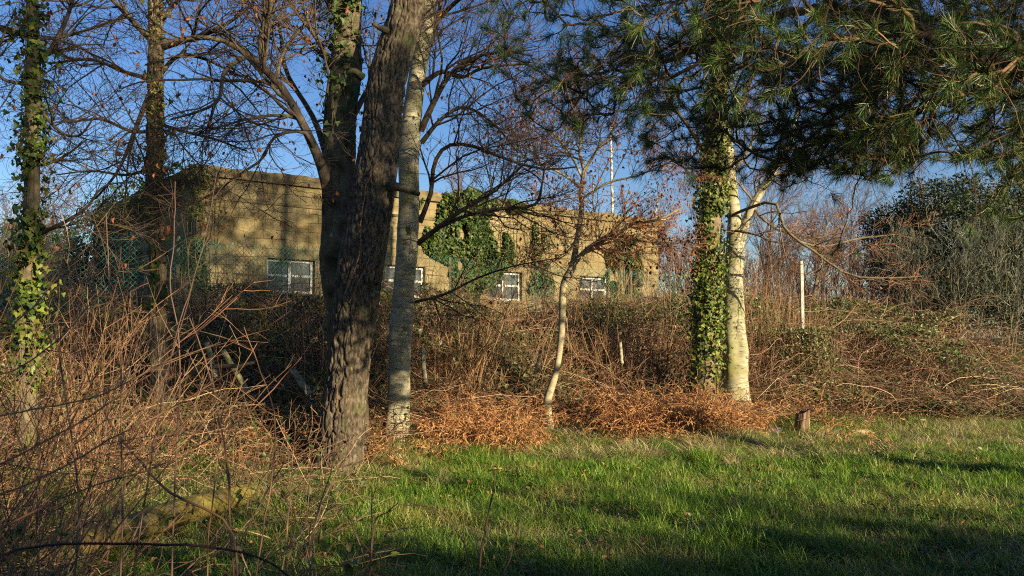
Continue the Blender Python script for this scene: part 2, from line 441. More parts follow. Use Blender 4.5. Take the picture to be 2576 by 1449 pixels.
# ------------------------------------------------------------------ ground
def build_ground():
    xs = np.concatenate([[-500, -250, -120, -70, -45], np.arange(-30, 30.01, 0.22), [45, 70, 120, 250, 500]])
    ys = np.concatenate([[-400, -150, -60, -30], np.arange(-14, 46, 0.22), [60, 90, 150, 300, 700]])
    X, Y = np.meshgrid(xs, ys)
    Z = G(X, Y)
    v = np.stack([X, Y, Z], -1).reshape(-1, 3)
    nx, ny = len(xs), len(ys)
    i = np.arange(nx - 1)[None] + (np.arange(ny - 1) * nx)[:, None]
    f = np.stack([i, i + 1, i + nx + 1, i + nx], -1).reshape(-1, 4)
    o = link('ground', mesh('ground', v, f, True), M['ground'])
    tag(o, 'grassy ground rising into an overgrown bank', 'ground', kind='structure')


build_ground()


def frustum_pts(n, y0, y1, rng, pad=0.6, xmin=-99, xmax=99, power=1.0):
    u = rng.uniform(0, 1, n) ** power
    y = y0 + (y1 - y0) * u
    x = rng.uniform(-1, 1, n) * (0.60 * y + pad)
    k = (x > xmin) & (x < xmax)
    return x[k], y[k]


CLEAR = [tuple(at(px, py, d)[:2]) + (r,) for px, py, d, r in ((1000, 1120, 12.4, .3), (1385, 1095, 13.9, .35), (2016, 1092, 14.2, .45), (1940, 1082, 14.0, .4), (2168, 1082, 14.0, .45), (2016, 1092, 13.6, .35), (2168, 1082, 13.5, .4), (1940, 1082, 13.4, .3))]


def clear(x, y):
    k = np.ones(len(x), bool)
    for a, b, r in CLEAR: k &= (x - a) ** 2 + (y - b) ** 2 > r * r
    return k


# ------------------------------------------------------------------ grass
def blades(geo, x, y, z, h, w, lean, rng, curve=0.5, n=4, droop=0.0):
    """tapering bent blades"""
    Mx = len(x)
    az = rng.uniform(0, 2 * math.pi, Mx)
    d = np.stack([np.cos(az), np.sin(az), np.zeros(Mx)], -1)
    # width direction: random
    a2 = az + rng.uniform(0.6, 2.5, Mx)
    s = np.stack([np.cos(a2), np.sin(a2), np.zeros(Mx)], -1)
    base = np.stack([x, y, z], -1)
    t = np.linspace(0, 1, n)
    ln = (lean * rng.uniform(0.2, 1.0, Mx))[:, None]
    out = h[:, None] * (ln * t[None] * 0.5 + ln * curve * t[None] ** 2)
    up = h[:, None] * (t[None] - (ln * curve * 0.6 + droop) * t[None] ** 2)
    c = base[:, None] + d[:, None] * out[..., None] + np.array([0, 0, 1.0]) * up[..., None]
    ww = w[:, None] * np.array([1, .9, .65, .0])[None, :n] if n == 4 else w[:, None] * np.linspace(1, 0, n)[None]
    L_ = c[:, :-1] - s[:, None] * ww[:, :-1, None]; R_ = c[:, :-1] + s[:, None] * ww[:, :-1, None]
    k = 2 * (n - 1) + 1
    v = np.concatenate([np.stack([L_, R_], 2).reshape(Mx, -1, 3), c[:, -1:]], 1)
    b = (np.arange(Mx) * k)[:, None]
    qs = [b + np.array([[2 * i, 2 * i + 1, 2 * i + 3, 2 * i + 2]]) for i in range(n - 2)]
    tr = b + np.array([[k - 3, k - 2, k - 1]])
    geo.add(v.reshape(-1, 3), qs + [tr])


def build_grass():
    rng = np.random.default_rng(5)
    g = Geo()
    x, y = frustum_pts(520000, 3.2, 16.2, rng, 0.9, power=0.8)
    d = y - edge(x)
    keep = (d < 1.2 + 0.8 * (vn2(x, y, 1.1, 9) - .5)) & (rng.uniform(0, 1, len(x)) < np.where(x < -1.6 - 0.0 * y, 0.45, 1.0))
    clump = vn2(x, y, 5.0, 10); big = vn2(x, y, 0.8, 11)
    keep &= clear(x, y) | (rng.uniform(0, 1, len(x)) < .25)
    keep &= rng.uniform(0, 1, len(x)) < 0.12 + 1.1 * clump ** 1.3
    x, y = x[keep], y[keep]; clump = clump[keep]; big = big[keep]
    h = (0.03 + 0.12 * clump ** 1.5 + 0.07 * big) * rng.uniform(0.6, 1.5, len(x)) * (1 + 1.3 * np.exp(-np.abs(y - edge(x)) / 1.1))
    near = np.clip((y - 3) / 10, 0.25, 1)
    w = 0.0022 + 0.0022 * near
    blades(g, x, y, G(x, y) - 0.005, h, np.broadcast_to(w, x.shape), 0.9, rng, 0.7)
    # longer tufts
    cx, cy = frustum_pts(1700, 5, 15.5, rng, 0.2)
    kk = (cy - edge(cx) < 0.4)
    cx, cy = cx[kk], cy[kk]
    m = 60
    X = (cx[:, None] + rng.normal(0, 0.06, (len(cx), m))).ravel(); Y = (cy[:, None] + rng.normal(0, 0.06, (len(cx), m))).ravel()
    hh = ((rng.uniform(0.10, 0.24, len(cx)) + .16 * np.exp(-np.abs(cy - edge(cx)) / 1.3))[:, None] * rng.uniform(0.5, 1.2, (len(cx), m))).ravel()
    blades(g, X, Y, G(X, Y), hh, np.full(len(X), 0.0032), 1.2, rng, 0.9)
    o = g.obj('grass', M['grass'])
    tag(o, 'rough green winter grass over the clearing', 'grass', kind='stuff')

    g = Geo()
    spots = [(1000, 1105, 13.0, .5, 26), (1060, 1130, 12.6, .6, 22), (1440, 1090, 14.6, .6, 26), (1500, 1080, 15, .5, 14), (1230, 1140, 12.6, .8, 12), (1660, 1120, 13.4, .6, 14),
             (1900, 1110, 13.8, .8, 20), (2100, 1120, 13.4, 1.2, 46), (2250, 1090, 14.3, 1.2, 40), (2450, 1100, 14.2, 1.2, 34), (1950, 1200, 11.6, .8, 10),
             (820, 1215, 9.8, .5, 10), (940, 1180, 11, .4, 10), (2350, 1140, 13, 1.0, 14), (1600, 1180, 11.8, .6, 20), (1750, 1150, 12.6, .6, 20), (1380, 1130, 13.4, .5, 20), (560, 1280, 8.5, .7, 10)]
    cs = []
    for px, py, dep, sp, n in spots:
        c = at(px, py, dep)
        cs += [(c[0] + rng.normal(0, sp), dep + rng.normal(0, sp * .6)) for _ in range(n * 2)]
    u = rng.uniform(-3, 9, 800)
    cs += list(zip(u, edge(u) + rng.normal(-0.1, 0.55, 800)))
    cs = np.array(cs); cs = cs[clear(cs[:, 0], cs[:, 1])]; m = 70
    X = (cs[:, 0][:, None] + rng.normal(0, 0.07, (len(cs), m))).ravel(); Y = (cs[:, 1][:, None] + rng.normal(0, 0.07, (len(cs), m))).ravel()
    hh = (rng.uniform(0.2, 0.5, len(cs))[:, None] * rng.uniform(0.5, 1.2, (len(cs), m))).ravel()
    blades(g, X, Y, G(X, Y), hh, np.full(len(X), 0.0038), 1.6, rng, 0.9, droop=0.25)
    x, y = frustum_pts(60000, 4, 15.5, rng, .5)
    k = (y - edge(x) < .3) & (vn2(x, y, .55, 31) > .52); x, y = x[k], y[k]
    blades(g, x, y, G(x, y), rng.uniform(.12, .3, len(x)), np.full(len(x), .002), 2.2, rng, .9, droop=.3)
    tag(g.obj('dry_grass', M['straw']), 'pale straw tussocks along the foot of the brambles', 'dry grass', kind='stuff')

    g = Geo()
    x, y = frustum_pts(4500, 4, 15, rng, .3)
    k = (y - edge(x) < .3) & (rng.uniform(0, 1, len(x)) < vn2(x, y, 1.1, 41) ** 4 * 3); x, y = x[k], y[k]
    C = np.stack([x, y, G(x, y) + rng.uniform(0.03, .12, len(x))], -1)
    N = rng.normal(size=C.shape) * .6 + np.array([0, 0, 1.0])
    leaves(g, C, N, rng.uniform(.025, .06, len(x)), shape_oval(), rng, .5)
    tag(g.obj('fallen_leaves', M['brown_leaf']), 'brown dead leaves scattered in the grass', 'fallen leaves', kind='stuff')

    g = Geo()
    x, y = frustum_pts(9000, 4, 14.5, rng, .3)
    k = (y - edge(x) < .1) & (vn2(x, y, 1.6, 45) > .62); x, y = x[k], y[k]
    C = np.stack([x, y, G(x, y) + rng.uniform(0.03, .09, len(x))], -1)
    leaves(g, C, rng.normal(size=C.shape) * .5 + np.array([0, -.2, 1.0]), rng.uniform(.025, .06, len(x)), shape_oval() * np.array([1.6, 1]), rng, .2)
    tag(g.obj('weeds', M['bramble_leaf']), 'low broad leaved weeds in patches through the grass', 'weeds', kind='stuff')


build_grass()


# ------------------------------------------------------------------ brambles and bracken
def canes(n, rng, y0=-0.3, y1=7.5, L=(0.5, 1.6), upz=0.8, grav=0.16, npt=7, wig=0.16, r=(0.002, 0.0045), xmin=-99, xmax=99, low=0.0, over=0.12, power=1.0):
    x = rng.uniform(-1, 1, n) * 10.5
    e = edge(x)
    y = e + y0 + (y1 - y0) * rng.uniform(0, 1, n) ** power
    k = (np.abs(x) < 0.6 * y + 0.8) & (x > xmin) & (x < xmax); x, y = x[k], y[k]; n = len(x)
    v = veg(x, y)
    z = G(x, y) + v * rng.uniform(low, 0.9, n)
    P = [np.stack([x, y, z], -1)]
    d = rng.normal(size=(n, 3)); d[:, 2] = np.abs(d[:, 2]) * upz + 0.2 * upz; d = norm(d)
    ln = rng.uniform(*L, n); st = (ln / (npt - 1))[:, None]
    for _ in range(npt - 1):
        d = norm(d + rng.normal(size=(n, 3)) * wig + np.array([0, 0, -grav]))
        P.append(P[-1] + d * st)
    P = np.stack(P, 1)
    s = G(P[..., 0], P[..., 1]); top = s + veg(P[..., 0], P[..., 1]) + over
    ex = P[..., 2] - top
    P[..., 2] = np.where(ex > 0, top + ex * 0.35, P[..., 2])
    P[..., 2] = np.maximum(P[..., 2], s + 0.01)
    R = rng.uniform(*r, n)[:, None] * np.linspace(1, 0.5, npt)[None]
    return P, R


def surf_pts(n, rng, y0=-0.2, y1=7.5, depth=0.18, power=1.0):
    x = rng.uniform(-1, 1, n) * 10.5
    y = edge(x) + y0 + (y1 - y0) * rng.uniform(0, 1, n) ** power
    k = (np.abs(x) < 0.6 * y + 0.8); x, y = x[k], y[k]
    z = G(x, y) + np.maximum(veg(x, y) - rng.exponential(depth, len(x)), 0.02)
    return np.stack([x, y, z], -1)


def build_thicket():
    rng = np.random.default_rng(21)
    g = Geo()
    P, R = canes(12000, rng, L=(.6, 1.9), power=1.2, r=(.0025, .0058)); g.tubes(P, R)
    P, R = canes(8000, rng, y1=4.5, L=(.3, .9), grav=.12, wig=.35, npt=6, r=(.002, .004), low=.1, power=1.3); g.tubes(P, R)
    P, R = canes(4000, rng, y0=-.2, y1=3.2, L=(.25, .7), grav=.05, wig=.25, npt=4, r=(.0016, .003), low=0, upz=1.5, power=1.3); g.tubes(P, R)
    P, R = canes(1500, rng, L=(1.2, 2.6), power=1.1, r=(.004, .008), upz=1.3, over=.15, npt=10, wig=.12); g.tubes(P, R, 4)
    P2, R2 = grow(P, R, 4, .45, .7, 5, .15, .2, .5, .002, rng=rng, bias=(0, 0, -.03)); g.tubes(P2, R2)
    tag(g.obj('bramble_undergrowth', M['cane']), 'tangle of reddish brown bramble canes covering the bank', 'brambles', kind='stuff')
    # upright shoots
    g = Geo()
    P, R = canes(1500, rng, y0=1.5, y1=8, L=(.6, 1.5), upz=6, grav=-.03, wig=.06, npt=6, r=(.002, .0045), low=.3, over=2, xmax=6.4)
    g.tubes(P, R)
    P, R = canes(800, rng, y0=.8, y1=5.5, L=(.7, 2.0), upz=3, grav=.0, wig=.1, npt=7, r=(.003, .007), low=.3, over=2, xmin=-3.5, xmax=4.2)
    g.tubes(P, R); P2, R2 = grow(P, R, 4, .45, .6, 5, .15, .3, .6, .0018); g.tubes(P2, R2)
    P, R = canes(2600, rng, y0=1.0, y1=7, L=(.9, 1.9), upz=5, grav=-.02, wig=.07, npt=6, r=(.002, .0045), low=.2, over=2, xmin=4.0, xmax=6.6)
    g.tubes(P, R)
    P2, R2 = grow(P, R, 2, .4, .5, 4, .12, .3, .6, .0015); g.tubes(P2, R2)
    tag(g.obj('thicket_shoots', M['cane_tan']), 'thin upright winter shoots standing above the brambles', 'shoots', kind='stuff')
    # leaves
    g = Geo()
    C = surf_pts(125000, rng, power=1.2)
    k = rng.uniform(0, 1, len(C)) < np.clip((vn2(C[:, 0], C[:, 1], 1.0, 51) - .36) * 3.8, 0.04, 1) * np.where(C[:, 0] > 3.5, 1.0, .9)
    C = C[k]
    leaves(g, C, rng.normal(size=C.shape) + np.array([.3, -.6, .8]), rng.uniform(.045, .095, len(C)), shape_oval(), rng)
    C = np.stack([rng.normal(5.75, .28, 2600), rng.normal(17.3, .2, 2600), rng.uniform(.9, 1.78, 2600)], -1)
    leaves(g, C, rng.normal(size=C.shape) + np.array([.3, -.6, .8]), rng.uniform(.04, .08, len(C)), shape_oval(), rng)
    x = rng.normal(-3.6, .55, 1500); y = rng.normal(11.6, .45, 1500); C = np.stack([x, y, G(x, y) + rng.uniform(.1, .75, 1500)], -1)
    leaves(g, C, rng.normal(size=C.shape) + np.array([.3, -.6, .8]), rng.uniform(.04, .08, len(C)), shape_oval(), rng)
    tag(g.obj('bramble_leaves', M['bramble_leaf']), 'green bramble leaves scattered over the bank', 'leaves', kind='stuff')
    g = Geo()
    C = surf_pts(45000, rng, depth=.3)
    k = rng.uniform(0, 1, len(C)) < np.clip((vn2(C[:, 0], C[:, 1], 1.3, 52) - .25) * 2, .15, 1)
    C = C[k]
    leaves(g, C, rng.normal(size=C.shape), rng.uniform(.03, .065, len(C)), shape_oval(), rng, .4)
    tag(g.obj('withered_leaves', M['brown_leaf']), 'withered brown leaves caught in the brambles', 'leaves', kind='stuff')
    # bracken
    g = Geo()
    spots = [(1140, 1145, 12.3, .3, 45), (1270, 1150, 12.3, .22, 45), (1610, 1120, 13.2, .3, 70), (1700, 1110, 13.4, .3, 70), (1860, 1100, 13.7, .25, 40), (1520, 1090, 14.0, .25, 40), (1190, 1115, 12.9, .35, 86), (1275, 1110, 13.2, .3, 57), (1130, 1060, 13.7, .3, 28), (1600, 1060, 14.4, .5, 108), (1690, 1060, 14.5, .5, 108), (1840, 1070, 14.8, .45, 86), (1780, 1050, 14.8, .3, 43),
             (1770, 1130, 13.4, .22, 57), (690, 1090, 11.2, .45, 108), (600, 1120, 10.6, .5, 64), (930, 1190, 10.4, .16, 18), (2080, 1050, 15.5, .7, 21), (2150, 1150, 12.6, .35, 12),
             (450, 1110, 11.5, .5, 36), (1140, 1190, 11.4, .25, 10), (200, 1150, 10, .8, 43), (1000, 1000, 14.8, .4, 28), (1480, 1040, 15.0, .3, 28), (1930, 1030, 15.8, .5, 43), (1520, 1040, 15.3, .4, 43), (1250, 1020, 14.8, .5, 43)]
    B = []
    for px, py, dep, sp, n in spots:
        c = at(px, py, dep)
        q = np.stack([c[0] + rng.normal(0, sp, n), dep + rng.normal(0, sp * .5, n)], -1); B.append(q)
    u = rng.uniform(-8, 9, 500); B.append(np.stack([u, edge(u) + rng.normal(.7, .5, 500)], -1)[vn2(u, u, 1.3, 61) > .5])
    B = np.concatenate(B); B = B[clear(B[:, 0], B[:, 1])]; n = len(B)
    for rep in range(2):
        x = B[:, 0] + rng.normal(0, .1, n); y = B[:, 1] + rng.normal(0, .1, n)
        # one arching rachis each
        d = rng.normal(size=(n, 3)); d[:, 2] = np.abs(d[:, 2]) * 1.2 + .9; d = norm(d)
        P = [np.stack([x, y, G(x, y) + rng.uniform(0, .3, n)], -1)]
        st = rng.uniform(.05, .115, n)[:, None]
        npt = 9
        for _ in range(npt - 1):
            d = norm(d + rng.normal(size=(n, 3)) * .22 + np.array([0, 0, -.2])); P.append(P[-1] + d * st)
        P = np.stack(P, 1); P[..., 2] = np.maximum(P[..., 2], G(P[..., 0], P[..., 1]) + .02)
        g.tubes(P, np.full(P.shape[:2], .0028))
        # pinnae pairs: curled strips
        T = norm(np.gradient(P, axis=1))
        for i in range(2, npt):
            for s in (-1, 1):
                side = norm(np.cross(T[:, i], rng.normal(size=(n, 3)) * .5 + np.array([0, 0, 1.0]))) * s
                ln = (.17 - .018 * i) * rng.uniform(.6, 1.1, n)
                dd = norm(side + T[:, i] * .4 + rng.normal(size=(n, 3)) * .35)
                pt = [P[:, i]]
                for _ in range(3):
                    dd = norm(dd + rng.normal(size=(n, 3)) * .35 + np.array([0, 0, -.18])); pt.append(pt[-1] + dd * (ln / 3)[:, None])
                pt = np.stack(pt, 1)
                w = np.array([.002, .007, .005, .001])
                nn = norm(np.cross(norm(np.gradient(pt, axis=1)), rng.normal(size=(n, 1, 3))))
                a = pt + nn * w[None, :, None]; b = pt - nn * w[None, :, None]
                v = np.stack([a, b], 2).reshape(n, -1, 3)
                bb = (np.arange(n) * 8)[:, None]
                g.add(v.reshape(-1, 3), [bb + np.array([[2 * j, 2 * j + 1, 2 * j + 3, 2 * j + 2]]) for j in range(3)])
    tag(g.obj('bracken', M['bracken']), 'collapsed orange brown dead bracken at the foot of the bank', 'bracken', kind='stuff')


build_thicket()


# ------------------------------------------------------------------ tree helpers
def limb_px(pts, n=14):
    """pts rows: px, py, depth, width_px -> points (n,3), radii (n,)"""
    q = resample(np.asarray(pts, float), n)
    P = at(q[:, 0], q[:, 1], q[:, 2])
    return P, q[:, 3] / 2 / F * q[:, 2]


def trunk_mesh(pts, k=40, step=0.05, kind='smooth', seed=0, flare=0.0, knots=()):
    """trunk along pixel polyline (px, py, depth, width_px) from base to top, with bark relief"""
    q0 = np.asarray(pts, float)
    Pc = at(q0[:, 0], q0[:, 1], q0[:, 2])
    ln = np.linalg.norm(np.diff(Pc, axis=0), axis=1).sum()
    n = max(8, int(ln / step))
    q = resample(q0, n)
    P = at(q[:, 0], q[:, 1], q[:, 2]); r = q[:, 3] / 2 / F * q[:, 2]
    T = norm(np.gradient(P, axis=0))
    U = norm(np.cross(T, np.array([0, 1.0, 0]))); V = np.cross(U, T)
    a = np.arange(k) * 2 * math.pi / k
    s = np.concatenate([[0], np.cumsum(np.linalg.norm(np.diff(P, axis=0), axis=1))])
    A, S = np.meshgrid(a, s)
    cxs = np.cos(A); sns = np.sin(A); rr = r[:, None] * np.ones_like(A)
    if kind == 'furrow':
        q3 = np.stack([cxs * rr * 15, sns * rr * 15, S * 4.2], -1)
        q3 = q3 + (vn(q3 * 1.3, seed + 9)[..., None] - .5) * 1.1
        n1 = np.abs(vn(q3, seed) * 2 - 1); n2 = np.abs(vn(q3 * np.array([1.9, 1.9, 2.2]), seed + 1) * 2 - 1)
        crack = np.minimum(n1 * 5.0, 1) * np.minimum(n2 * 3.4 + .3, 1)
        plate = vn(np.stack([cxs * rr * 30, sns * rr * 30, S * 14], -1), seed + 2)
        disp = (crack - 1) * .042 + (plate - .5) * .010
    else:
        q3 = np.stack([cxs * rr * 5, sns * rr * 5, S * 1.6], -1)
        disp = (vn(q3, seed) - .5) * .06 * (rr / .15) + (vn(q3 * np.array([2, 2, 6]), seed + 1) - .5) * .014 * (rr / .15)
    if flare:
        lob = 1 + .5 * np.cos(A * 5 + seed) * .5 + .3 * np.cos(A * 3 + 1.3)
        disp = disp + flare * lob * np.exp(-S / .22) * rr
    for (ang, ss, rad, amp) in knots:
        dd = ((np.angle(np.exp(1j * (A - ang))) * rr) ** 2 + (S - ss) ** 2) / rad ** 2
        disp = disp + amp * np.exp(-dd)
    rad = rr + disp
    v = P[:, None] + (U[:, None] * cxs[..., None] + V[:, None] * sns[..., None]) * rad[..., None]
    i = (np.arange(n - 1) * k)[:, None] + np.arange(k)[None]; j = (np.arange(n - 1) * k)[:, None] + ((np.arange(k) + 1) % k)[None]
    f = np.stack([i, j, j + k, i + k], -1).reshape(-1, 4)
    g = Geo(); g.add(v.reshape(-1, 3), f)
    return g, P, r


def crown(limbs, spec, rng, flat=.35, bias=(0, 0, 0.02)):
    """limbs: list of (P,R); spec: list of (per, L, ang, n, wig, rs, k sides). returns list of (P,R,k)"""
    out = []
    m = 16
    P = np.stack([resample(p, m) for p, r in limbs]); R = np.stack([np.interp(np.linspace(0, 1, m), np.linspace(0, 1, len(r)), r) for p, r in limbs])
    out.append((P, R, 7))
    for (per, L, ang, n, wig, rs, k, rmin) in spec:
        P, R = grow(P, R, per, L, ang, n, wig, 0.12, rs, rmin, flat=flat, bias=bias, rng=rng)
        out.append((P, R, k))
    return out


def crown_objs(parent, lev, split=2, bark='branch_bark', twig='twig_dark'):
    """thick part as one mesh of branches, thin part as twigs"""
    g = Geo()
    for P, R, k in lev[:split]: g.tubes(P, R, k)
    g.obj('branches', M[bark], parent, True)
    g = Geo()
    for P, R, k in lev[split:]: g.tubes(P, R, k)
    g.obj('twigs', M[twig], parent)


def hang_leaves(parent, P, n, size, mat, rng, name='dead_leaves'):
    i = rng.integers(0, len(P), n)
    C = P[i, -1] + np.array([0, 0, -.01])
    g = Geo()
    leaves(g, C, rng.normal(size=C.shape) * np.array([1, 1, .3]), rng.uniform(*size, n), shape_oval(), rng, .5, droop=(0, 0, -1))
    g.obj(name, M[mat], parent)


def ivy_on(P, r, n, size, rng, name, label, mat='ivy_bright', side=(0, -1, 0), spread=2.4, off=.03, smin=0., smax=1., stems=6, density=None, cat='ivy', out=0.05, thr=.34):
    """ivy climbing a trunk: wandering stems plus leaves; a plant of its own"""
    root = empty(name, P[0], label, cat)
    T = norm(np.gradient(P, axis=0)); m = len(P)
    U = norm(np.cross(T, np.array([0, 1.0, 0]))); V = np.cross(U, T)
    sa = math.atan2(side[1] * -1, side[0])  # rough angle in U,V basis
    sv = np.asarray(side, float)
    t = rng.uniform(smin, smax, n * 2)
    if density is not None:
        k = rng.uniform(0, 1, len(t)) < np.interp(t, density[0], density[1]); t = t[k]
    a = rng.normal(0, spread / 2, len(t))
    keep = vn(np.stack([a * 2.2, t * 24, a * 0 + 3], -1), 77) > thr
    t = t[keep][:n]; a = a[keep][:n]
    i = np.minimum((t * (m - 1)).astype(int), m - 1)
    # base direction
    sU = (U[i] * sv).sum(-1); sV = (V[i] * sv).sum(-1); a0 = np.arctan2(sV, sU)
    N = U[i] * np.cos(a0 + a)[:, None] + V[i] * np.sin(a0 + a)[:, None]
    C = P[i] + T[i] * (rng.uniform(-.5, .5, len(i)) * .05)[:, None] + N * (r[i] + off + rng.exponential(out, len(i)))[:, None]
    g = Geo()
    leaves(g, C, N + rng.normal(size=N.shape) * .45 + np.array([0, 0, .25]), rng.uniform(*size, len(C)), shape_ivy(), rng, .12, droop=(0, 0, -1))
    g.obj('leaves', M[mat], root)
    g = Geo()
    Ps = []
    for s in range(stems):
        tt = np.linspace(0 if smin < .3 else smin, smax * rng.uniform(.7, 1), 22)
        ii = np.minimum((tt * (m - 1)).astype(int), m - 1)
        aa = rng.normal(0, spread / 3) + np.cumsum(rng.normal(0, .10, 22))
        sU = (U[ii] * sv).sum(-1); sV = (V[ii] * sv).sum(-1); a0 = np.arctan2(sV, sU)
        Ps.append(P[ii] + (U[ii] * np.cos(a0 + aa)[:, None] + V[ii] * np.sin(a0 + aa)[:, None]) * (r[ii] + .008)[:, None])
    Ps = np.stack(Ps); g.tubes(Ps, np.full(Ps.shape[:2], .008) * np.linspace(1, .4, 22)[None], 5)
    g.obj('stem', M['grey_bark'], root)
    return root


# ------------------------------------------------------------------ the trees
def build_trees():
    rng = np.random.default_rng(31)
    SP = [(9, 1.6, .8, 9, .16, .5, 5, .006), (8, .75, .8, 7, .2, .5, 4, .0034), (6, .34, .8, 5, .24, .6, 3, .0026)]

    # --- big furrowed trunk, the nearest
    t = empty('pine_tree', (0, 0, 0), 'thickest tree, deeply furrowed brown trunk leaning right in the centre left', 'tree')
    A = [(846, 1225, 10.0, 132), (850, 1190, 10.0, 118), (862, 1060, 10.0, 112), (880, 900, 10.05, 106), (903, 700, 10.1, 116), (935, 500, 10.2, 112), (953, 380, 10.3, 104), (975, 200, 10.4, 98), (1020, 40, 10.5, 90), (1060, -120, 10.6, 84), (1110, -420, 10.8, 74)]
    g, P, r = trunk_mesh(A, 170, .016, 'furrow', 3, .14)
    g.obj('trunk', M['pine_bark'], t, True)
    g = Geo()
    q, qr = limb_px([(960, 466, 10.15, 40), (985, 468, 10.05, 27), (1010, 472, 9.95, 22), (1040, 482, 9.85, 17), (1052, 488, 9.8, 14)], 9); g.tubes(q[None], qr[None], 8, True); g.obj('dead_stub', M['dark_bark'], t, True); g = Geo()
    q, qr = limb_px([(912, 195, 10.2, 22), (890, 178, 10.1, 15), (872, 186, 10.05, 9)], 6); g.tubes(q[None], qr[None], 7, True); g.obj('dead_stub', M['dark_bark'], t, True); g = Geo()
    q, qr = limb_px([(975, 78, 10.3, 20), (955, 70, 10.2, 14), (938, 60, 10.1, 8)], 6); g.tubes(q[None], qr[None], 7, True)
    g.obj('dead_stub', M['dark_bark'], t, True)
    # bare climbing stems on the trunk
    gi = Geo()
    for pts in ([(868, 740, 9.72), (905, 640, 9.75), (908, 560, 9.78), (922, 470, 9.85), (950, 400, 9.95)], [(880, 760, 9.72), (930, 640, 9.76), (945, 560, 9.8), (960, 500, 9.9)],
                [(900, 710, 9.72), (950, 640, 9.78), (975, 560, 9.9)]):
        a = resample(np.array(pts, float), 18); p = at(a[:, 0], a[:, 1], a[:, 2]) + rng.normal(0, .006, (18, 3)); gi.tubes(p[None], np.full((1, 18), .006), 5)
    tag(gi.obj('climbing_stem', M['cane_tan']), 'thin pale leafless creeper stems climbing the thick furrowed trunk', 'creeper')
    ivy_on(P, r, 16, (.05, .08), rng, 'ivy', 'tiny ivy sprig low on the thick furrowed trunk', 'ivy_dark', (-.5, -1, 0), .9, .01, .02, .14, 1)

    # --- dark forked beech immediately behind it
    t = empty('beech_tree', (0, 0, 0), 'dark forked tree rising just behind the thick furrowed trunk', 'tree')
    A = [(893, 1165, 10.9, 80), (884, 1000, 10.85, 82), (868, 820, 10.8, 88), (858, 700, 10.75, 92), (853, 600, 10.75, 88), (850, 480, 10.8, 84), (855, 400, 10.85, 78), (865, 250, 10.9, 76), (873, 100, 11.0, 72), (880, -60, 11.1, 64), (890, -330, 11.3, 52)]
    g, P, r = trunk_mesh(A, 64, .04, 'smooth', 7, .2, knots=[(1.2 + i, 1.5 + .6 * i, .1, .02) for i in range(6)])
    g.obj('trunk', M['dark_bark'], t, True)
    tr3 = (P, r)
    limbs = [limb_px(l) for l in (
        [(835, 500, 10.7, 44), (812, 425, 10.6, 29), (780, 350, 10.5, 23), (720, 235, 10.4, 20), (660, 170, 10.3, 19), (610, 130, 10.2, 15), (555, 100, 10.1, 12), (480, 95, 10.0, 12), (400, 110, 9.9, 8)],
        [(662, 175, 10.3, 18), (658, 90, 10.3, 16), (680, 10, 10.3, 13), (700, -80, 10.4, 10)],
        [(790, 370, 10.5, 14), (760, 330, 10.3, 10), (690, 345, 10.2, 8), (660, 400, 10.1, 7), (600, 440, 10, 6), (520, 495, 9.8, 5), (400, 540, 9.6, 3)],
        [(620, 140, 10.2, 14), (565, 180, 10.0, 11), (550, 250, 9.9, 9), (500, 280, 9.8, 7), (430, 300, 9.6, 5)],
        [(830, 420, 10.8, 20), (790, 300, 11.2, 14), (720, 180, 11.6, 11), (700, 60, 11.8, 8), (640, -40, 12, 5)],
        [(850, 200, 10.9, 20), (800, 100, 11, 14), (740, 20, 11.2, 10), (690, -60, 11.4, 7)],
        [(890, 290, 11.0, 16), (950, 180, 11.6, 12), (1010, 90, 12.0, 10), (1100, 30, 12.4, 8)],
        [(860, 60, 11, 22), (780, -60, 11, 16), (640, -160, 10.8, 12), (480, -200, 10.6, 8)],
        [(760, 300, 10.5, 10), (700, 290, 10.4, 8), (620, 300, 10.2, 6), (520, 330, 10, 4)],
        [(690, 210, 10.4, 12), (720, 120, 10.8, 9), (780, 40, 11, 7), (800, -40, 11.1, 5)])]
    lev = crown(limbs, SP, rng)
    crown_objs(t, lev)
    hang_leaves(t, lev[-1][0], 420, (.04, .075), 'rust_leaf', rng)
    n = len(P)
    ivy_on(P, r, 620, (.05, .09), rng, 'ivy', 'ivy on the dark forked trunk behind the thick one', 'ivy_dark', (-.2, -1, 0), 2.6, .02, .6, 1, 5, ([.6, .72, .85, 1], [.05, .35, .8, 1]), out=.07)

    # --- pale smooth beech
    t = empty('beech_tree', (0, 0, 0), 'pale yellowish smooth trunk just right of the thick furrowed tree', 'tree')
    A = [(996, 1150, 12.60, 72), (997, 1110, 12.60, 64), (1001, 1000, 12.60, 57), (1006, 850, 12.60, 54), (1018, 700, 12.60, 55), (1026, 560, 12.60, 55), (1030, 400, 12.60, 54), (1042, 260, 12.65, 50), (1058, 140, 12.70, 44), (1078, 0, 12.80, 40), (1110, -250, 13.00, 32)]
    g, P, r = trunk_mesh(A, 56, .04, 'smooth', 15, .25, knots=[(-1.5, 3.15, .07, .015), (-1.2, 2.1, .04, .01), (-1.7, 1.9, .04, .01)])
    g.obj('trunk', M['pale_bark'], t, True)
    tr4 = (P, r)
    gm = Geo()
    # dark moss cushion on the trunk
    c = at(1027, 580, 12.43)
    gx = rng.normal(size=(700, 3)) * np.array([.028, .02, .045]) ; cc = c + gx; cc[:, 1] += np.abs(gx[:, 0]) * .6
    leaves(gm, cc, rng.normal(size=cc.shape) + np.array([0, -1, 0]), np.full(len(cc), .014), shape_oval(), rng)
    gm.obj('moss_patch', M['ivy_dark'], t)
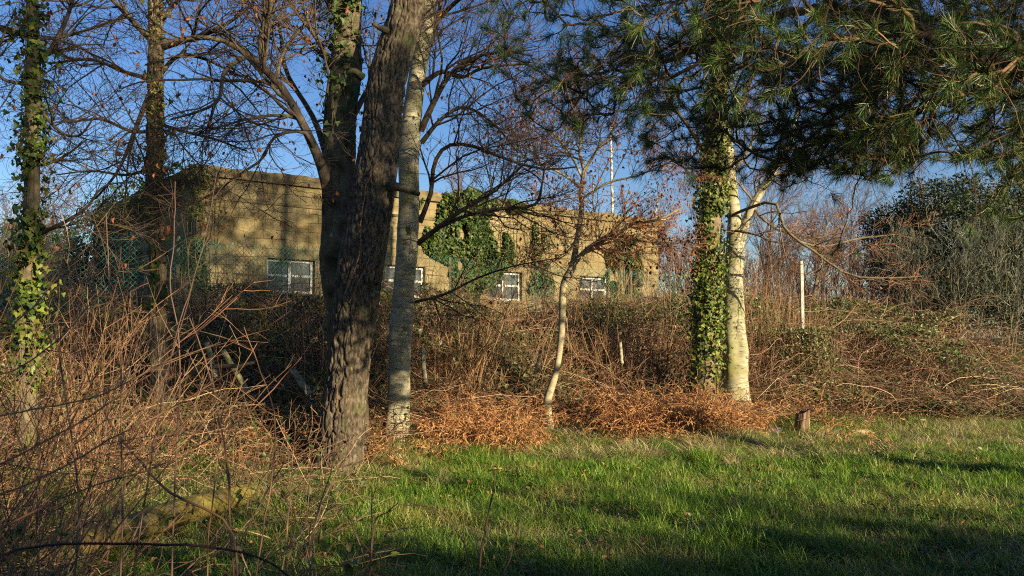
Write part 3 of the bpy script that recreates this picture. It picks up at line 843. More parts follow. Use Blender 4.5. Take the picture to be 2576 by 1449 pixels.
    limbs = [limb_px(l) for l in (
        [(1052, 612, 12.60, 16), (1100, 575, 12.40, 13), (1160, 530, 12.30, 11), (1230, 490, 12.20, 9), (1290, 440, 12.10, 7), (1330, 400, 12.00, 4)],
        [(1056, 560, 12.60, 14), (1085, 480, 12.50, 12), (1090, 420, 12.40, 11), (1120, 370, 12.30, 10), (1180, 365, 12.20, 9), (1260, 395, 12.00, 8), (1360, 425, 11.80, 6), (1450, 420, 12, 4)],
        [(1100, 575, 12.50, 9), (1180, 540, 12.30, 9), (1260, 525, 12.20, 9), (1345, 515, 12.10, 8), (1362, 470, 12.00, 6), (1370, 420, 12.00, 4)],
        [(1058, 330, 12.60, 18), (1090, 260, 12.50, 15), (1130, 190, 12.40, 12), (1180, 150, 12.30, 10), (1260, 130, 12.20, 7), (1340, 140, 12.10, 4)],
        [(1060, 215, 12.60, 16), (1110, 180, 12.50, 12), (1160, 195, 12.40, 9), (1220, 170, 12.20, 7), (1330, 160, 11.90, 5)],
        [(1060, 360, 13, 14), (1110, 300, 13.00, 10), (1170, 270, 13.20, 8), (1240, 310, 13.20, 6), (1300, 380, 13.20, 5)],
        [(1070, 100, 12.70, 18), (1120, 30, 13, 13), (1200, -30, 12.40, 9), (1320, -60, 12.20, 6)],
        [(1066, 150, 12.70, 15), (1100, 60, 13.00, 11), (1110, -40, 13.20, 8)],
        [(1090, -60, 12.80, 16), (1010, -140, 13, 11), (900, -190, 12.40, 7)],
        [(1045, 760, 12.55, 9), (1120, 740, 12.20, 7), (1200, 700, 12.00, 5), (1290, 670, 11.80, 4), (1400, 650, 12, 2.5)])]
    lev = crown(limbs, [(11, 1.4, .8, 8, .16, .5, 5, .006), (9, .7, .8, 6, .2, .5, 4, .0034), (6, .32, .8, 4, .22, .6, 3, .0026)], rng)
    crown_objs(t, lev)
    hang_leaves(t, lev[-1][0], 600, (.04, .07), 'rust_leaf', rng)
    ivy_on(P, r, 40, (.03, .05), rng, 'ivy', 'wispy dark ivy strand up the foot of the pale smooth trunk', 'ivy_dark', (.7, -1, 0), .8, .01, .03, .2, 4)

    # --- second tree from the left
    t = empty('beech_tree', (0, 0, 0), 'slim dark straight tree with patchy ivy in front of the green fence', 'tree')
    A = [(400, 1180, 11.2, 66), (401, 1120, 11.2, 54), (404, 1000, 11.2, 48), (398, 850, 11.2, 46), (395, 700, 11.2, 46), (390, 500, 11.2, 46), (390, 300, 11.2, 44), (393, 120, 11.2, 40), (392, 0, 11.2, 38), (388, -200, 11.3, 32)]
    g, P, r = trunk_mesh(A, 56, .035, 'furrow', 23, .2)
    g.obj('trunk', M['grey_bark'], t, True)
    limbs = [limb_px(l) for l in (
        [(405, 120, 11.2, 18), (470, 100, 11.0, 14), (530, 80, 10.8, 11), (600, 40, 10.6, 8), (660, -20, 10.5, 5)],
        [(380, 100, 11.2, 18), (330, 50, 11.0, 14), (270, -10, 10.9, 10), (200, -40, 10.8, 7)],
        [(380, 230, 11.2, 15), (350, 300, 11.0, 12), (320, 380, 10.9, 9), (290, 440, 10.8, 7), (240, 500, 10.6, 5)],
        [(400, 190, 11.2, 13), (450, 140, 11.4, 11), (520, 150, 11.6, 8), (600, 190, 11.7, 6)],
        [(382, 200, 11.2, 13), (310, 180, 11.2, 10), (230, 150, 11.2, 8), (120, 160, 11.1, 5)],
        [(400, 60, 11.2, 14), (450, 0, 11.3, 10), (520, -40, 11.4, 8)],
        [(385, 330, 11.2, 10), (330, 330, 11, 8), (250, 300, 10.8, 6), (170, 310, 10.6, 4)],
        [(395, 310, 11.2, 10), (460, 330, 11, 8), (540, 350, 10.9, 6), (620, 380, 10.8, 4)],
        [(385, 420, 11.2, 9), (320, 440, 11, 7), (230, 430, 10.8, 5), (140, 440, 10.6, 3)])]
    lev = crown(limbs, SP, rng)
    crown_objs(t, lev)
    hang_leaves(t, lev[-1][0], 300, (.04, .08), 'rust_leaf', rng)
    ivy_on(P, r, 300, (.05, .09), rng, 'ivy', 'patchy ivy on the slim straight tree before the fence', 'ivy_bright', (.5, -1, 0), 2.0, .01, .38, 1, 4, ([.38, .5, .62, .75, 1], [.6, 1, .8, .15, .25]), out=.04)

    # --- leftmost ivy clad stem
    t = empty('birch_tree', (0, 0, 0), 'leftmost slender tree, its stem wrapped in bright ivy', 'tree')
    A = [(70, 1120, 9.2, 40), (72, 950, 9.2, 36), (70, 800, 9.2, 34), (78, 600, 9.2, 34), (84, 400, 9.2, 34), (84, 200, 9.2, 32), (82, 50, 9.2, 30), (78, -150, 9.3, 26)]
    g, P, r = trunk_mesh(A, 32, .05, 'smooth', 33, .15)
    g.obj('trunk', M['grey_bark'], t, True)
    limbs = [limb_px(l) for l in (
        [(95, 590, 9.2, 12), (160, 560, 9.0, 9), (220, 520, 8.9, 7), (260, 470, 8.8, 5), (340, 455, 8.7, 3)],
        [(85, 170, 9.2, 14), (130, 120, 9.3, 12), (170, 40, 9.4, 10), (190, -30, 9.5, 8)],
        [(75, 80, 9.2, 12), (30, 85, 9.1, 10), (-30, 60, 9.0, 8)],
        [(80, 210, 9.2, 10), (10, 200, 9.1, 8), (-10, 150, 9.0, 7), (20, 60, 9, 5)],
        [(88, 260, 9.2, 10), (150, 330, 9.1, 8), (200, 340, 9.0, 6), (240, 290, 8.9, 4)],
        [(84, 420, 9.2, 8), (150, 400, 9.3, 6), (220, 350, 9.4, 4)],
        [(90, 100, 9.2, 10), (170, 90, 9.4, 8), (260, 60, 9.6, 5), (340, 30, 9.7, 3)])]
    lev = crown(limbs, [(8, .9, .8, 8, .18, .5, 5, .004), (6, .5, .8, 6, .2, .5, 4, .003), (5, .24, .8, 4, .22, .6, 3, .0022)], rng)
    crown_objs(t, lev)
    hang_leaves(t, lev[-1][0], 110, (.04, .075), 'rust_leaf', rng)
    ivy_on(P, r, 2100, (.03, .075), rng, 'ivy', 'bright ivy wrapped round the leftmost slender tree', 'ivy_bright', (.3, -1, 0), 3.0, .01, .12, 1, 6, ([.12, .3, .45, .6, .7, 1], [.5, 1, 1, .9, .6, .3]), out=.06)

    # --- slim young tree
    t = empty('young_beech', (0, 0, 0), 'slim crooked pale young tree with rusty leaves standing alone at the grass edge', 'tree')
    A = [(1381, 1105, 14.1, 25.8), (1384, 1070, 14.1, 18.9), (1378, 1010, 14.1, 18.9), (1400, 930, 14.1, 17.2), (1413, 830, 14.1, 16.3), (1418, 720, 14.1, 17.2), (1440, 670, 14.1, 18.1), (1452, 600, 14.1, 13.8), (1463, 530, 14.1, 12.9), (1461, 480, 14.1, 11.2), (1470, 430, 14.1, 9.5)]
    g, P, r = trunk_mesh(A, 28, .04, 'smooth', 43, .25)
    g.obj('trunk', M['yellow_bark'], t, True)
    limbs = [limb_px(l) for l in (
        [(1440, 668, 14.1, 15), (1480, 625, 14.0, 13), (1530, 595, 13.9, 11), (1590, 562, 13.8, 9), (1650, 555, 13.7, 7), (1720, 520, 13.6, 4)],
        [(1470, 430, 14.1, 10), (1458, 380, 14.1, 8), (1465, 330, 14.2, 7), (1440, 270, 14.2, 5), (1450, 200, 14.2, 4)],
        [(1470, 430, 14.1, 9), (1500, 380, 14.0, 7), (1540, 330, 14.0, 6), (1560, 260, 13.9, 4), (1600, 180, 13.9, 3)],
        [(1450, 600, 14.1, 8), (1425, 640, 13.9, 6), (1420, 590, 13.7, 5), (1385, 545, 13.6, 4)],
        [(1464, 500, 14.1, 7), (1530, 460, 13.9, 6), (1610, 440, 13.7, 4), (1700, 400, 13.6, 3)],
        [(1462, 470, 14.1, 7), (1400, 430, 14.0, 6), (1330, 400, 13.9, 4), (1280, 350, 13.8, 3)],
        [(1466, 450, 14.1, 7), (1430, 380, 13.8, 5), (1380, 320, 13.6, 4), (1340, 250, 14, 3)],
        [(1500, 610, 14.0, 5), (1560, 600, 13.8, 4), (1640, 610, 13.7, 3), (1700, 600, 14, 2)])]
    lev = crown(limbs, [(13, 1.05, .75, 8, .15, .55, 4, .004), (9, .55, .75, 6, .18, .6, 3, .003), (6, .26, .7, 4, .2, .7, 3, .0025)], rng, .3, (0, 0, .04))
    crown_objs(t, lev, 2, 'yellow_bark', 'twig_rust')
    hang_leaves(t, lev[-1][0], 2200, (.035, .07), 'rust_leaf', rng)

    # --- ivy clad trunk right of centre
    t = empty('beech_tree', (0, 0, 0), 'trunk clothed in yellow green ivy, left one of the right hand pair', 'tree')
    A = [(1772, 1060, 15.6, 78), (1774, 1010, 15.6, 64), (1776, 900, 15.6, 58), (1780, 750, 15.6, 56), (1784, 600, 15.6, 52), (1790, 450, 15.6, 48), (1800, 300, 15.7, 42), (1812, 120, 15.8, 36), (1820, -80, 16, 30)]
    g, P, r = trunk_mesh(A, 48, .05, 'smooth', 53, .25)
    g.obj('trunk', M['grey_bark'], t, True)
    limbs = [limb_px(l) for l in (
        [(1790, 420, 15.7, 14), (1740, 330, 15.6, 11), (1690, 260, 15.5, 9), (1640, 160, 15.4, 6)],
        [(1795, 360, 15.7, 14), (1850, 290, 15.8, 11), (1890, 200, 15.9, 8), (1950, 130, 16, 5)],
        [(1805, 200, 15.8, 14), (1750, 120, 15.7, 10), (1700, 30, 15.6, 7)])]
    lev = crown(limbs, [(8, 1.2, .8, 7, .17, .5, 4, .006), (7, .6, .8, 5, .2, .5, 3, .004), (4, .3, .8, 4, .2, .6, 3, .003)], rng)
    crown_objs(t, lev, 2)
    ivy_on(P, r, 6500, (.03, .075), rng, 'ivy', 'yellow green ivy clothing the left trunk of the right hand pair', 'ivy_bright', (.1, -1, 0), 3.2, .02, .06, .95, 9, ([.06, .18, .26, .32, .7, .95], [.03, .07, .4, 1, 1, .5]), out=.07, thr=.16)

    # --- pale forked tree beside it
    t = empty('beech_tree', (0, 0, 0), 'pale smooth forked trunk beside the ivy clothed one, sunlit', 'tree')
    A = [(1852, 1060, 15.9, 84), (1852, 1020, 15.9, 70), (1850, 900, 15.9, 62), (1847, 780, 15.9, 58), (1846, 680, 15.9, 50), (1848, 600, 15.9, 44), (1846, 540, 15.9, 34), (1838, 470, 15.9, 32), (1834, 400, 15.9, 28), (1822, 310, 15.9, 24), (1815, 200, 16, 20), (1820, 60, 16, 16)]
    g, P, r = trunk_mesh(A, 48, .04, 'smooth', 63, .3)
    g.obj('trunk', M['pale_bark'], t, True)
    gl = Geo()
    q, qr = limb_px([(1855, 640, 15.9, 30), (1872, 570, 15.85, 24), (1888, 530, 15.8, 22), (1915, 480, 15.8, 20), (1950, 425, 15.8, 17), (1985, 360, 15.8, 12), (2010, 260, 15.8, 8)], 16)
    gl.tubes(q[None], qr[None], 12); gl.obj('fork', M['pale_bark'], t, True)
    limbs = [(q, qr * .6)] + [limb_px(l) for l in (
        [(1835, 545, 15.8, 8), (1880, 525, 15.2, 8), (1950, 508, 14.8, 8), (1966, 560, 14.7, 7.5), (2000, 600, 14.6, 7), (2060, 640, 14.5, 6), (2130, 690, 14.4, 5), (2220, 700, 14.3, 5), (2320, 695, 14.2, 3)],
        [(1890, 520, 15.8, 8), (1930, 560, 15.6, 6), (1990, 590, 15.5, 5), (2080, 600, 15.4, 3)],
        [(1850, 580, 15.7, 8), (1900, 590, 15.4, 5), (1960, 610, 15.2, 4), (2060, 590, 15, 3)],
        [(1940, 440, 15.8, 9), (2010, 430, 15.9, 7), (2090, 400, 16, 5), (2170, 400, 16, 3)],
        [(1838, 440, 15.9, 10), (1880, 380, 16, 8), (1920, 300, 16, 6)],
        [(2000, 605, 14.6, 7), (2070, 620, 14.7, 5), (2160, 600, 14.8, 4), (2250, 590, 14.9, 3)])]
    lev = crown(limbs, [(9, .9, .8, 7, .18, .5, 4, .005), (7, .5, .8, 5, .2, .5, 3, .0035), (4, .28, .8, 4, .2, .6, 3, .003)], rng)
    crown_objs(t, lev, 2, 'grey_bark', 'twig_rust')
    hang_leaves(t, lev[-1][0], 160, (.03, .055), 'rust_leaf', rng)


build_trees()


# ------------------------------------------------------------------ pine
def build_pine():
    rng = np.random.default_rng(71)
    t = empty('pine_tree', (0, 0, 0), 'large pine reaching in from the upper right with long green needles', 'tree')
    tx, ty = 9.0, 6.8
    # trunk out of frame to the right
    zs = np.linspace(-.1, 12.6, 60); k = 40
    a = np.arange(k) * 2 * math.pi / k
    A, Z = np.meshgrid(a, zs)
    r = .26 - .0155 * Z + .04 * np.exp(-Z * 4)
    q3 = np.stack([np.cos(A) * 5, np.sin(A) * 5, Z * 3], -1)
    rr = r + (np.minimum(np.abs(vn(q3, 5) * 2 - 1) * 3, 1) - 1) * .025
    cx = tx + .06 * np.sin(Z * .5); v = np.stack([cx + np.cos(A) * rr, ty + np.sin(A) * rr, Z], -1).reshape(-1, 3)
    n = len(zs); i = (np.arange(n - 1) * k)[:, None] + np.arange(k)[None]; j = (np.arange(n - 1) * k)[:, None] + ((np.arange(k) + 1) % k)[None]
    g = Geo(); g.add(v, np.stack([i, j, j + k, i + k], -1).reshape(-1, 4)); g.obj('trunk', M['pine_bark'], t, True)
    # tuft positions by picture region: px range, py range, depth range, n
    reg = [((1210, 1420), (-60, 150), (7.0, 8.4), 50), ((1230, 1480), (120, 320), (6.8, 8.0), 38), ((1380, 1600), (-60, 330), (6.0, 8.2), 100), ((1560, 1900), (-60, 300), (5.4, 8.2), 220), ((1620, 1880), (250, 430), (7.0, 9.2), 100),
           ((1750, 2300), (-80, 180), (4.8, 7.4), 260), ((1900, 2300), (130, 440), (6.8, 9.4), 520), ((2150, 2750), (-80, 405), (5.6, 9.4), 1150), ((2330, 2620), (60, 260), (4.2, 6), 60),
           ((2480, 2640), (350, 560), (6.0, 7.4), 60), ((1850, 2250), (380, 460), (7.6, 9), 50)]
    pts = []
    for (x0, x1), (y0, y1), (d0, d1), m in reg:
        px = rng.uniform(x0, x1, m); py = rng.uniform(y0, y1, m); d = rng.uniform(d0, d1, m)
        keep = vn(np.stack([px / 90, py / 70, d], -1), 81) > .30
        pts.append(at(px, py, d)[keep])
    pts.append(at([2440, 2110, 2095, 1420], [585, 620, 640, 300], [5.4, 8.6, 8.5, 7.5]))
    # rest of the crown, out of frame above, right and behind
    m = 2600
    th = rng.uniform(0, 2 * math.pi, m); rr2 = np.sqrt(rng.uniform(.02, 1, m)) * 5.0; zz = rng.uniform(7.3, 12.2, m)
    q = np.stack([9.0 + rr2 * np.cos(th) * (1.15 - zz * .06), 5.4 + rr2 * np.sin(th) * (1.15 - zz * .06), zz], -1)
    vis = (np.abs(q[:, 0]) < .62 * q[:, 1]) & (q[:, 2] < EYE + .42 * q[:, 1])
    q = q[~vis]
    pts.append(q)
    tips = np.concatenate(pts)
    # skeleton: trunk points, a main authored limb, whorl limbs
    lim = []
    a = resample(np.array([(4150, 215, 6.75), (3400, 215, 6.4), (2980, 215, 6.0), (2780, 190, 5.9), (2576, 165, 5.8), (2460, 150, 5.8), (2380, 120, 5.8), (2290, 60, 5.9), (2200, 35, 6.0), (2050, 20, 6.4), (1900, 60, 6.9), (1750, 130, 7.3), (1600, 170, 7.6), (1480, 190, 7.8)], float), 40)
    lim.append(at(a[:, 0], a[:, 1], a[:, 2]))
    a = resample(np.array([(4150, 40, 6.75), (3400, 40, 6.4), (2980, 40, 6.0), (2700, 100, 6.6), (2500, 200, 7.2), (2300, 280, 7.8), (2150, 330, 8.2), (2000, 380, 8.4)], float), 26)
    lim.append(at(a[:, 0], a[:, 1], a[:, 2]))
    a = resample(np.array([(4150, -200, 6.75), (3400, -200, 6.4), (2980, -200, 6.0), (2600, -160, 6.6), (2200, -100, 7), (1900, -60, 7.4), (1700, 0, 7.7), (1500, 40, 8), (1330, 30, 8.4)], float), 34)
    lim.append(at(a[:, 0], a[:, 1], a[:, 2]))
    tr = np.stack([np.full(24, tx), np.full(24, ty), np.linspace(2.4, 12, 24)], -1)
    nodes_ = [tr[i] for i in range(24)]; par = [-1] * 24
    # chain limbs
    cur = list(nodes_); pr = list(par)
    for L_ in lim:
        arr = np.array(cur[:24]); p = int(np.argmin(np.linalg.norm(arr - L_[0], axis=1)))
        for c in L_:
            cur.append(c); pr.append(p); p = len(cur) - 1
    root = np.array([tx, ty])
    order = np.argsort(np.linalg.norm(tips[:, :2] - root, axis=1))
    cur = np.array(cur); pr = list(pr)
    path = np.linalg.norm(cur[:, :2] - root, axis=1)
    cap = np.zeros((len(tips) * 3 + len(cur), 3)); cap[:len(cur)] = cur; nn = len(cur)
    pc = np.zeros(len(cap)); pc[:nn] = path
    tipn = []
    for oi in order:
        p = tips[oi]
        d = np.linalg.norm(cap[:nn] - p, axis=1) + .25 * pc[:nn]
        b = int(np.argmin(d)); db = np.linalg.norm(cap[b] - p)
        seg = max(1, min(3, int(db / .35)))
        last = b
        for s in range(1, seg + 1):
            f = s / seg
            c = cap[b] * (1 - f) + p * f
            if s < seg: c = c + rng.normal(0, .06, 3) + np.array([0, 0, -.04])
            if nn >= len(cap): break
            cap[nn] = c; pr.append(last); pc[nn] = pc[last] + np.linalg.norm(c - cap[last]); last = nn; nn += 1
        tipn.append(last)
    X = cap[:nn]; pr = np.array(pr)
    cnt = np.zeros(nn)
    for i_ in tipn: cnt[i_] += 1
    for i_ in range(nn - 1, -1, -1):
        if pr[i_] >= 0: cnt[pr[i_]] += cnt[i_]
    rad = .0034 * np.maximum(cnt, 1) ** .42
    e = np.where((pr >= 0) & (np.arange(nn) >= 24))[0]
    A_, B_ = X[pr[e]], X[e]
    Ln = np.linalg.norm(B_ - A_, axis=1)[:, None]
    sag = rng.normal(size=A_.shape) * .10 * Ln
    ts = np.linspace(0, 1, 6)[None, :, None]
    Pp = A_[:, None] * (1 - ts) + B_[:, None] * ts + sag[:, None] * (4 * ts * (1 - ts)) + rng.normal(0, 1, (len(e), 6, 3)) * (.018 * Ln[:, None]) * (ts * (1 - ts) * 4)
    r0 = np.minimum(rad[pr[e]], rad[e] * 1.5); Rr = r0[:, None] * (1 - ts[..., 0]) + rad[e][:, None] * ts[..., 0]
    g = Geo(); big = rad[e] > .008
    g.tubes(Pp[big], Rr[big], 7); g.obj('branches', M['pine_twig'], t, True)
    g = Geo(); g.tubes(Pp[~big], Rr[~big], 4)
    # extra bare curly twigs
    P2, R2 = grow(Pp, Rr, 2, .38, .9, 6, .3, .1, .6, .0018, .004, rng=rng); g.tubes(P2, R2, 3)
    P3, R3 = grow(P2, R2, 1, .2, .9, 4, .25, .3, .7, .0015, .003, rng=rng); g.tubes(P3, R3, 3)
    g.obj('twigs', M['pine_twig'], t)
    # needles: tufts at tips and some along
    C = X[np.array(tipn)]; D = norm(C - X[pr[np.array(tipn)]])
    extra = rng.uniform(0, 1, len(P2)) < .10
    C = np.concatenate([C, P2[extra, -1]]); D = np.concatenate([D, norm(P2[extra, -1] - P2[extra, -2])])
    per = 84; n = len(C)
    sc = rng.uniform(.7, 1.15, n)
    u = rng.uniform(-.07, .02, (n, per, 1)) * sc[:, None, None]
    base = C[:, None] + D[:, None] * u
    rn = rng.normal(size=(n, per, 3)); rn = norm(rn - (rn * D[:, None]).sum(-1, keepdims=True) * D[:, None])
    ang = rng.uniform(.25, 1.25, (n, per, 1))
    nd = norm(D[:, None] * np.cos(ang) + rn * np.sin(ang) + np.array([0, 0, .1]))
    ln = rng.uniform(.07, .12, (n, per, 1)) * sc[:, None, None]
    sd = norm(np.cross(nd, rng.normal(size=nd.shape))) * .0014
    mid = base + nd * ln * .5 + np.array([0, 0, .002]); tip = base + nd * ln + np.array([0, 0, -.006])
    v = np.stack([base - sd * .7, base + sd * .7, mid + sd, mid - sd, tip], 2).reshape(-1, 3)
    b = (np.arange(n * per) * 5)[:, None]
    g = Geo(); g.add(v, [b + np.array([[0, 1, 2, 3]]), b + np.array([[3, 2, 4]])])
    g.obj('needles', M['needles'], t)


build_pine()


# ------------------------------------------------------------------ background trees
def far_tree(name, label, x, y, h, spread, seed, twig='twig_far', dens=1.0, group=None, cat='tree', zmin=.25, stems=1, base=None):
    rng = np.random.default_rng(seed)
    z0 = float(G(x, y)) if base is None else base
    t = empty(name, (x, y, z0), label, cat, group)
    lim = []
    gt = Geo()
    for s in range(stems):
        p = [np.array([x + rng.normal(0, .15 * (stems > 1)), y + rng.normal(0, .1 * (stems > 1)), z0 - .1])]
        d = norm(np.array([rng.normal(0, .06 + .12 * (stems > 1)), rng.normal(0, .05), 1.0]))
        for _ in range(9):
            d = norm(d + rng.normal(0, .05, 3) * np.array([1, 1, .3])); p.append(p[-1] + d * h * .9 / 9)
        p = np.array(p); r = np.linspace(h * .016, h * .003, 10) / math.sqrt(stems)
        gt.tubes(p[None], r[None], 8)
        lim.append((p, r))
    gt.obj('trunk', M['grey_bark'], t, True)
    P = np.stack([resample(p, 12) for p, r in lim]); R = np.stack([np.interp(np.linspace(0, 1, 12), np.linspace(0, 1, len(r)), r) for p, r in lim])
    g = Geo()
    n1 = int(26 / stems)
    P1, R1 = grow(P, R, max(4, n1), spread, .75, 8, .10, zmin, .45, .01, bias=(0, 0, .09), rng=rng); g.tubes(P1, R1, 4)
    P2, R2 = grow(P1, R1, int(9 * dens), spread * .42, .6, 6, .14, .15, .5, .006, bias=(0, 0, .07), rng=rng); g.tubes(P2, R2, 3)
    P3, R3 = grow(P2, R2, int(8 * dens), spread * .19, .55, 4, .16, .1, .6, .0045, bias=(0, 0, .06), rng=rng); g.tubes(P3, R3, 3)
    g.obj('crown', M[twig], t)
    return t, P3


def build_background():
    B = [('bare_tree', 'bare purplish tree above the roof right of the pale smooth trunk', 1160, 34, 7.2, 2.4, 101),
         ('bare_tree', 'bare brown tree just right of the flagpole beyond the roof end', 1610, 36, 5.3, 2.0, 102),
         ('bare_tree', 'bare brown tree behind the ivy clothed trunk', 1740, 33, 6.2, 2.4, 103),
         ('bare_tree', 'bare brown tree seen right of the pale forked trunk', 1930, 34, 6.8, 2.6, 104),
         ('bare_tree', 'bare brown tree left of the white post, against the sky', 2030, 36, 6.3, 2.4, 105),
         ('bare_tree', 'bare brown tree between the white post and the dark evergreen', 2130, 32, 5.2, 2.0, 106),
         ('bare_tree', 'tall bare tree far back above the dark evergreen', 2330, 38, 8.0, 3.0, 107),
         ('bare_tree', 'bare twiggy tree at the far left edge behind the ivy stem', 10, 22, 4.4, 2.0, 108),
         ('bare_tree', 'low bare tree beyond the far end of the shaded side wall', 110, 33, 4.6, 1.8, 109)]
    for nm, lb, px, y, h, sp, sd in B:
        x = (px - CX) / F * y
        far_tree(nm, lb, x, y, h, sp, sd, dens=1.0, group='bare trees beyond the building and bank')
    # tawny thorny scrub trees lower
    for nm, lb, px, y, h, sp, sd in [('bare_shrub', 'bushy bare shrub rising behind the right end of the wall', 1700, 27, 3.6, 1.3, 111), ('bare_shrub', 'tall bare shrub right behind the pale forked trunk', 1960, 23, 3.0, 1.3, 112),
                                     ('bare_shrub', 'bare shrub behind the white post', 2060, 24, 2.9, 1.3, 113), ('bare_shrub', 'bare shrub in front of the dark evergreen', 2200, 22.5, 2.5, 1.2, 114)]:
        x = (px - CX) / F * y
        far_tree(nm, lb, x, y, h, sp, sd, dens=.9, group='bare shrubs beyond the bank', cat='shrub', zmin=.03, stems=5)
    # dark evergreen bushes on the right with pale bare stems in front
    for nm, lb, px, py0, y, hw, hh, sd in [('holly_bush', 'big dark evergreen bush at the right with pale twigs in front', 2390, 640, 24, 2.4, 2.0, 121), ('holly_bush', 'dark evergreen bush cut by the right edge of the view', 2600, 630, 25, 1.9, 2.3, 122),
                                       ('holly_bush', 'dark evergreen bush beyond the fence behind the leftmost ivy clad tree', 70, 700, 26, 1.9, 1.6, 123)]:
        rng = np.random.default_rng(sd)
        c = at(px, py0, y); z0 = float(G(c[0], y))
        t = empty(nm, (c[0], y, z0), lb, 'bush', 'dark evergreen bushes')
        n = 60000 if hw > 2 or sd == 122 else 36000
        d = norm(rng.normal(size=(n, 3))); rr = rng.uniform(.25, 1.0, n) ** .5
        lump = .75 + .5 * vn(d * 2.4 + sd, sd)
        q = c + d * (rr * lump)[:, None] * np.array([hw, hw * .8, hh])
        q = q[(q[:, 2] > z0) & (vn(q * 2.2, sd) > .28)]
        g = Geo(); leaves(g, q, rng.normal(size=q.shape) + np.array([.2, -.5, .6]), rng.uniform(.05, .1, len(q)), shape_oval(), rng)
        g.obj('foliage', M['holly'], t)
        gt = Geo()
        st = np.stack([np.stack([np.full(8, c[0]) + np.linspace(0, 1, 8) * rng.normal(0, hw * .5), np.full(8, y) + np.linspace(0, 1, 8) * rng.normal(-.5, .5), np.linspace(z0 - .1, c[2] + hh * rng.uniform(.3, .9), 8)], -1) for _ in range(7)])
        gt.tubes(st, np.linspace(.06, .015, 8)[None] * np.ones((7, 1)), 6); gt.obj('stem', M['grey_bark'], t, True)
    rng = np.random.default_rng(131)
    for px, y, h, lb in [(2300, 21.5, 2.6, 'pale greyish twiggy shrub left in front of the dark evergreen'), (2420, 21.0, 2.9, 'pale greyish twiggy shrub central before the dark evergreen'), (2540, 21, 2.9, 'pale greyish twiggy shrub at the right edge before the evergreen')]:
        x = (px - CX) / F * y
        far_tree('thorn_shrub', lb, x, y, h, 1.5, int(px), twig='twig_grey', dens=.8, group='pale twiggy shrubs before the evergreen', cat='shrub', zmin=.15, stems=8)


build_background()


def build_far_wood():
    rng = np.random.default_rng(171)
    n = 9000
    x = rng.uniform(-34, 48, n); y = rng.uniform(40, 52, n)
    top = 2.6 + 2.4 * vn2(x, x * 0, .25, 172)
    z = G(x, y) + rng.uniform(0, 1, n) * top
    d = norm(rng.normal(size=(n, 3)) * np.array([.5, .5, .2]) + np.array([0, 0, 1.0])); P = [np.stack([x, y, z], -1)]
    for _ in range(5):
        d = norm(d + rng.normal(size=(n, 3)) * .15); P.append(P[-1] + d * .24)
    P = np.stack(P, 1); g = Geo(); g.tubes(P, np.linspace(.028, .01, 6)[None] * np.ones((n, 1)), 3)
    P2, R2 = grow(P, np.full(P.shape[:2], .016), 4, .6, .7, 4, .15, .1, .6, .008, rng=rng); g.tubes(P2, R2, 3)
    tag(g.obj('distant_woodland', M['twig_far']), 'low brown leafless woodland far beyond the bank', 'woodland', kind='stuff')


build_far_wood()


# ------------------------------------------------------------------ building
C0 = np.array([-7.25, 20.0]); WD = np.array([0.7916, 0.611]); WN = np.array([0.611, -0.7916])   # left corner, along the wall, outward
WL = 15.4


def wp(w, out, z):
    p = C0 + WD * w + WN * out
    return np.array([p[0], p[1], z])


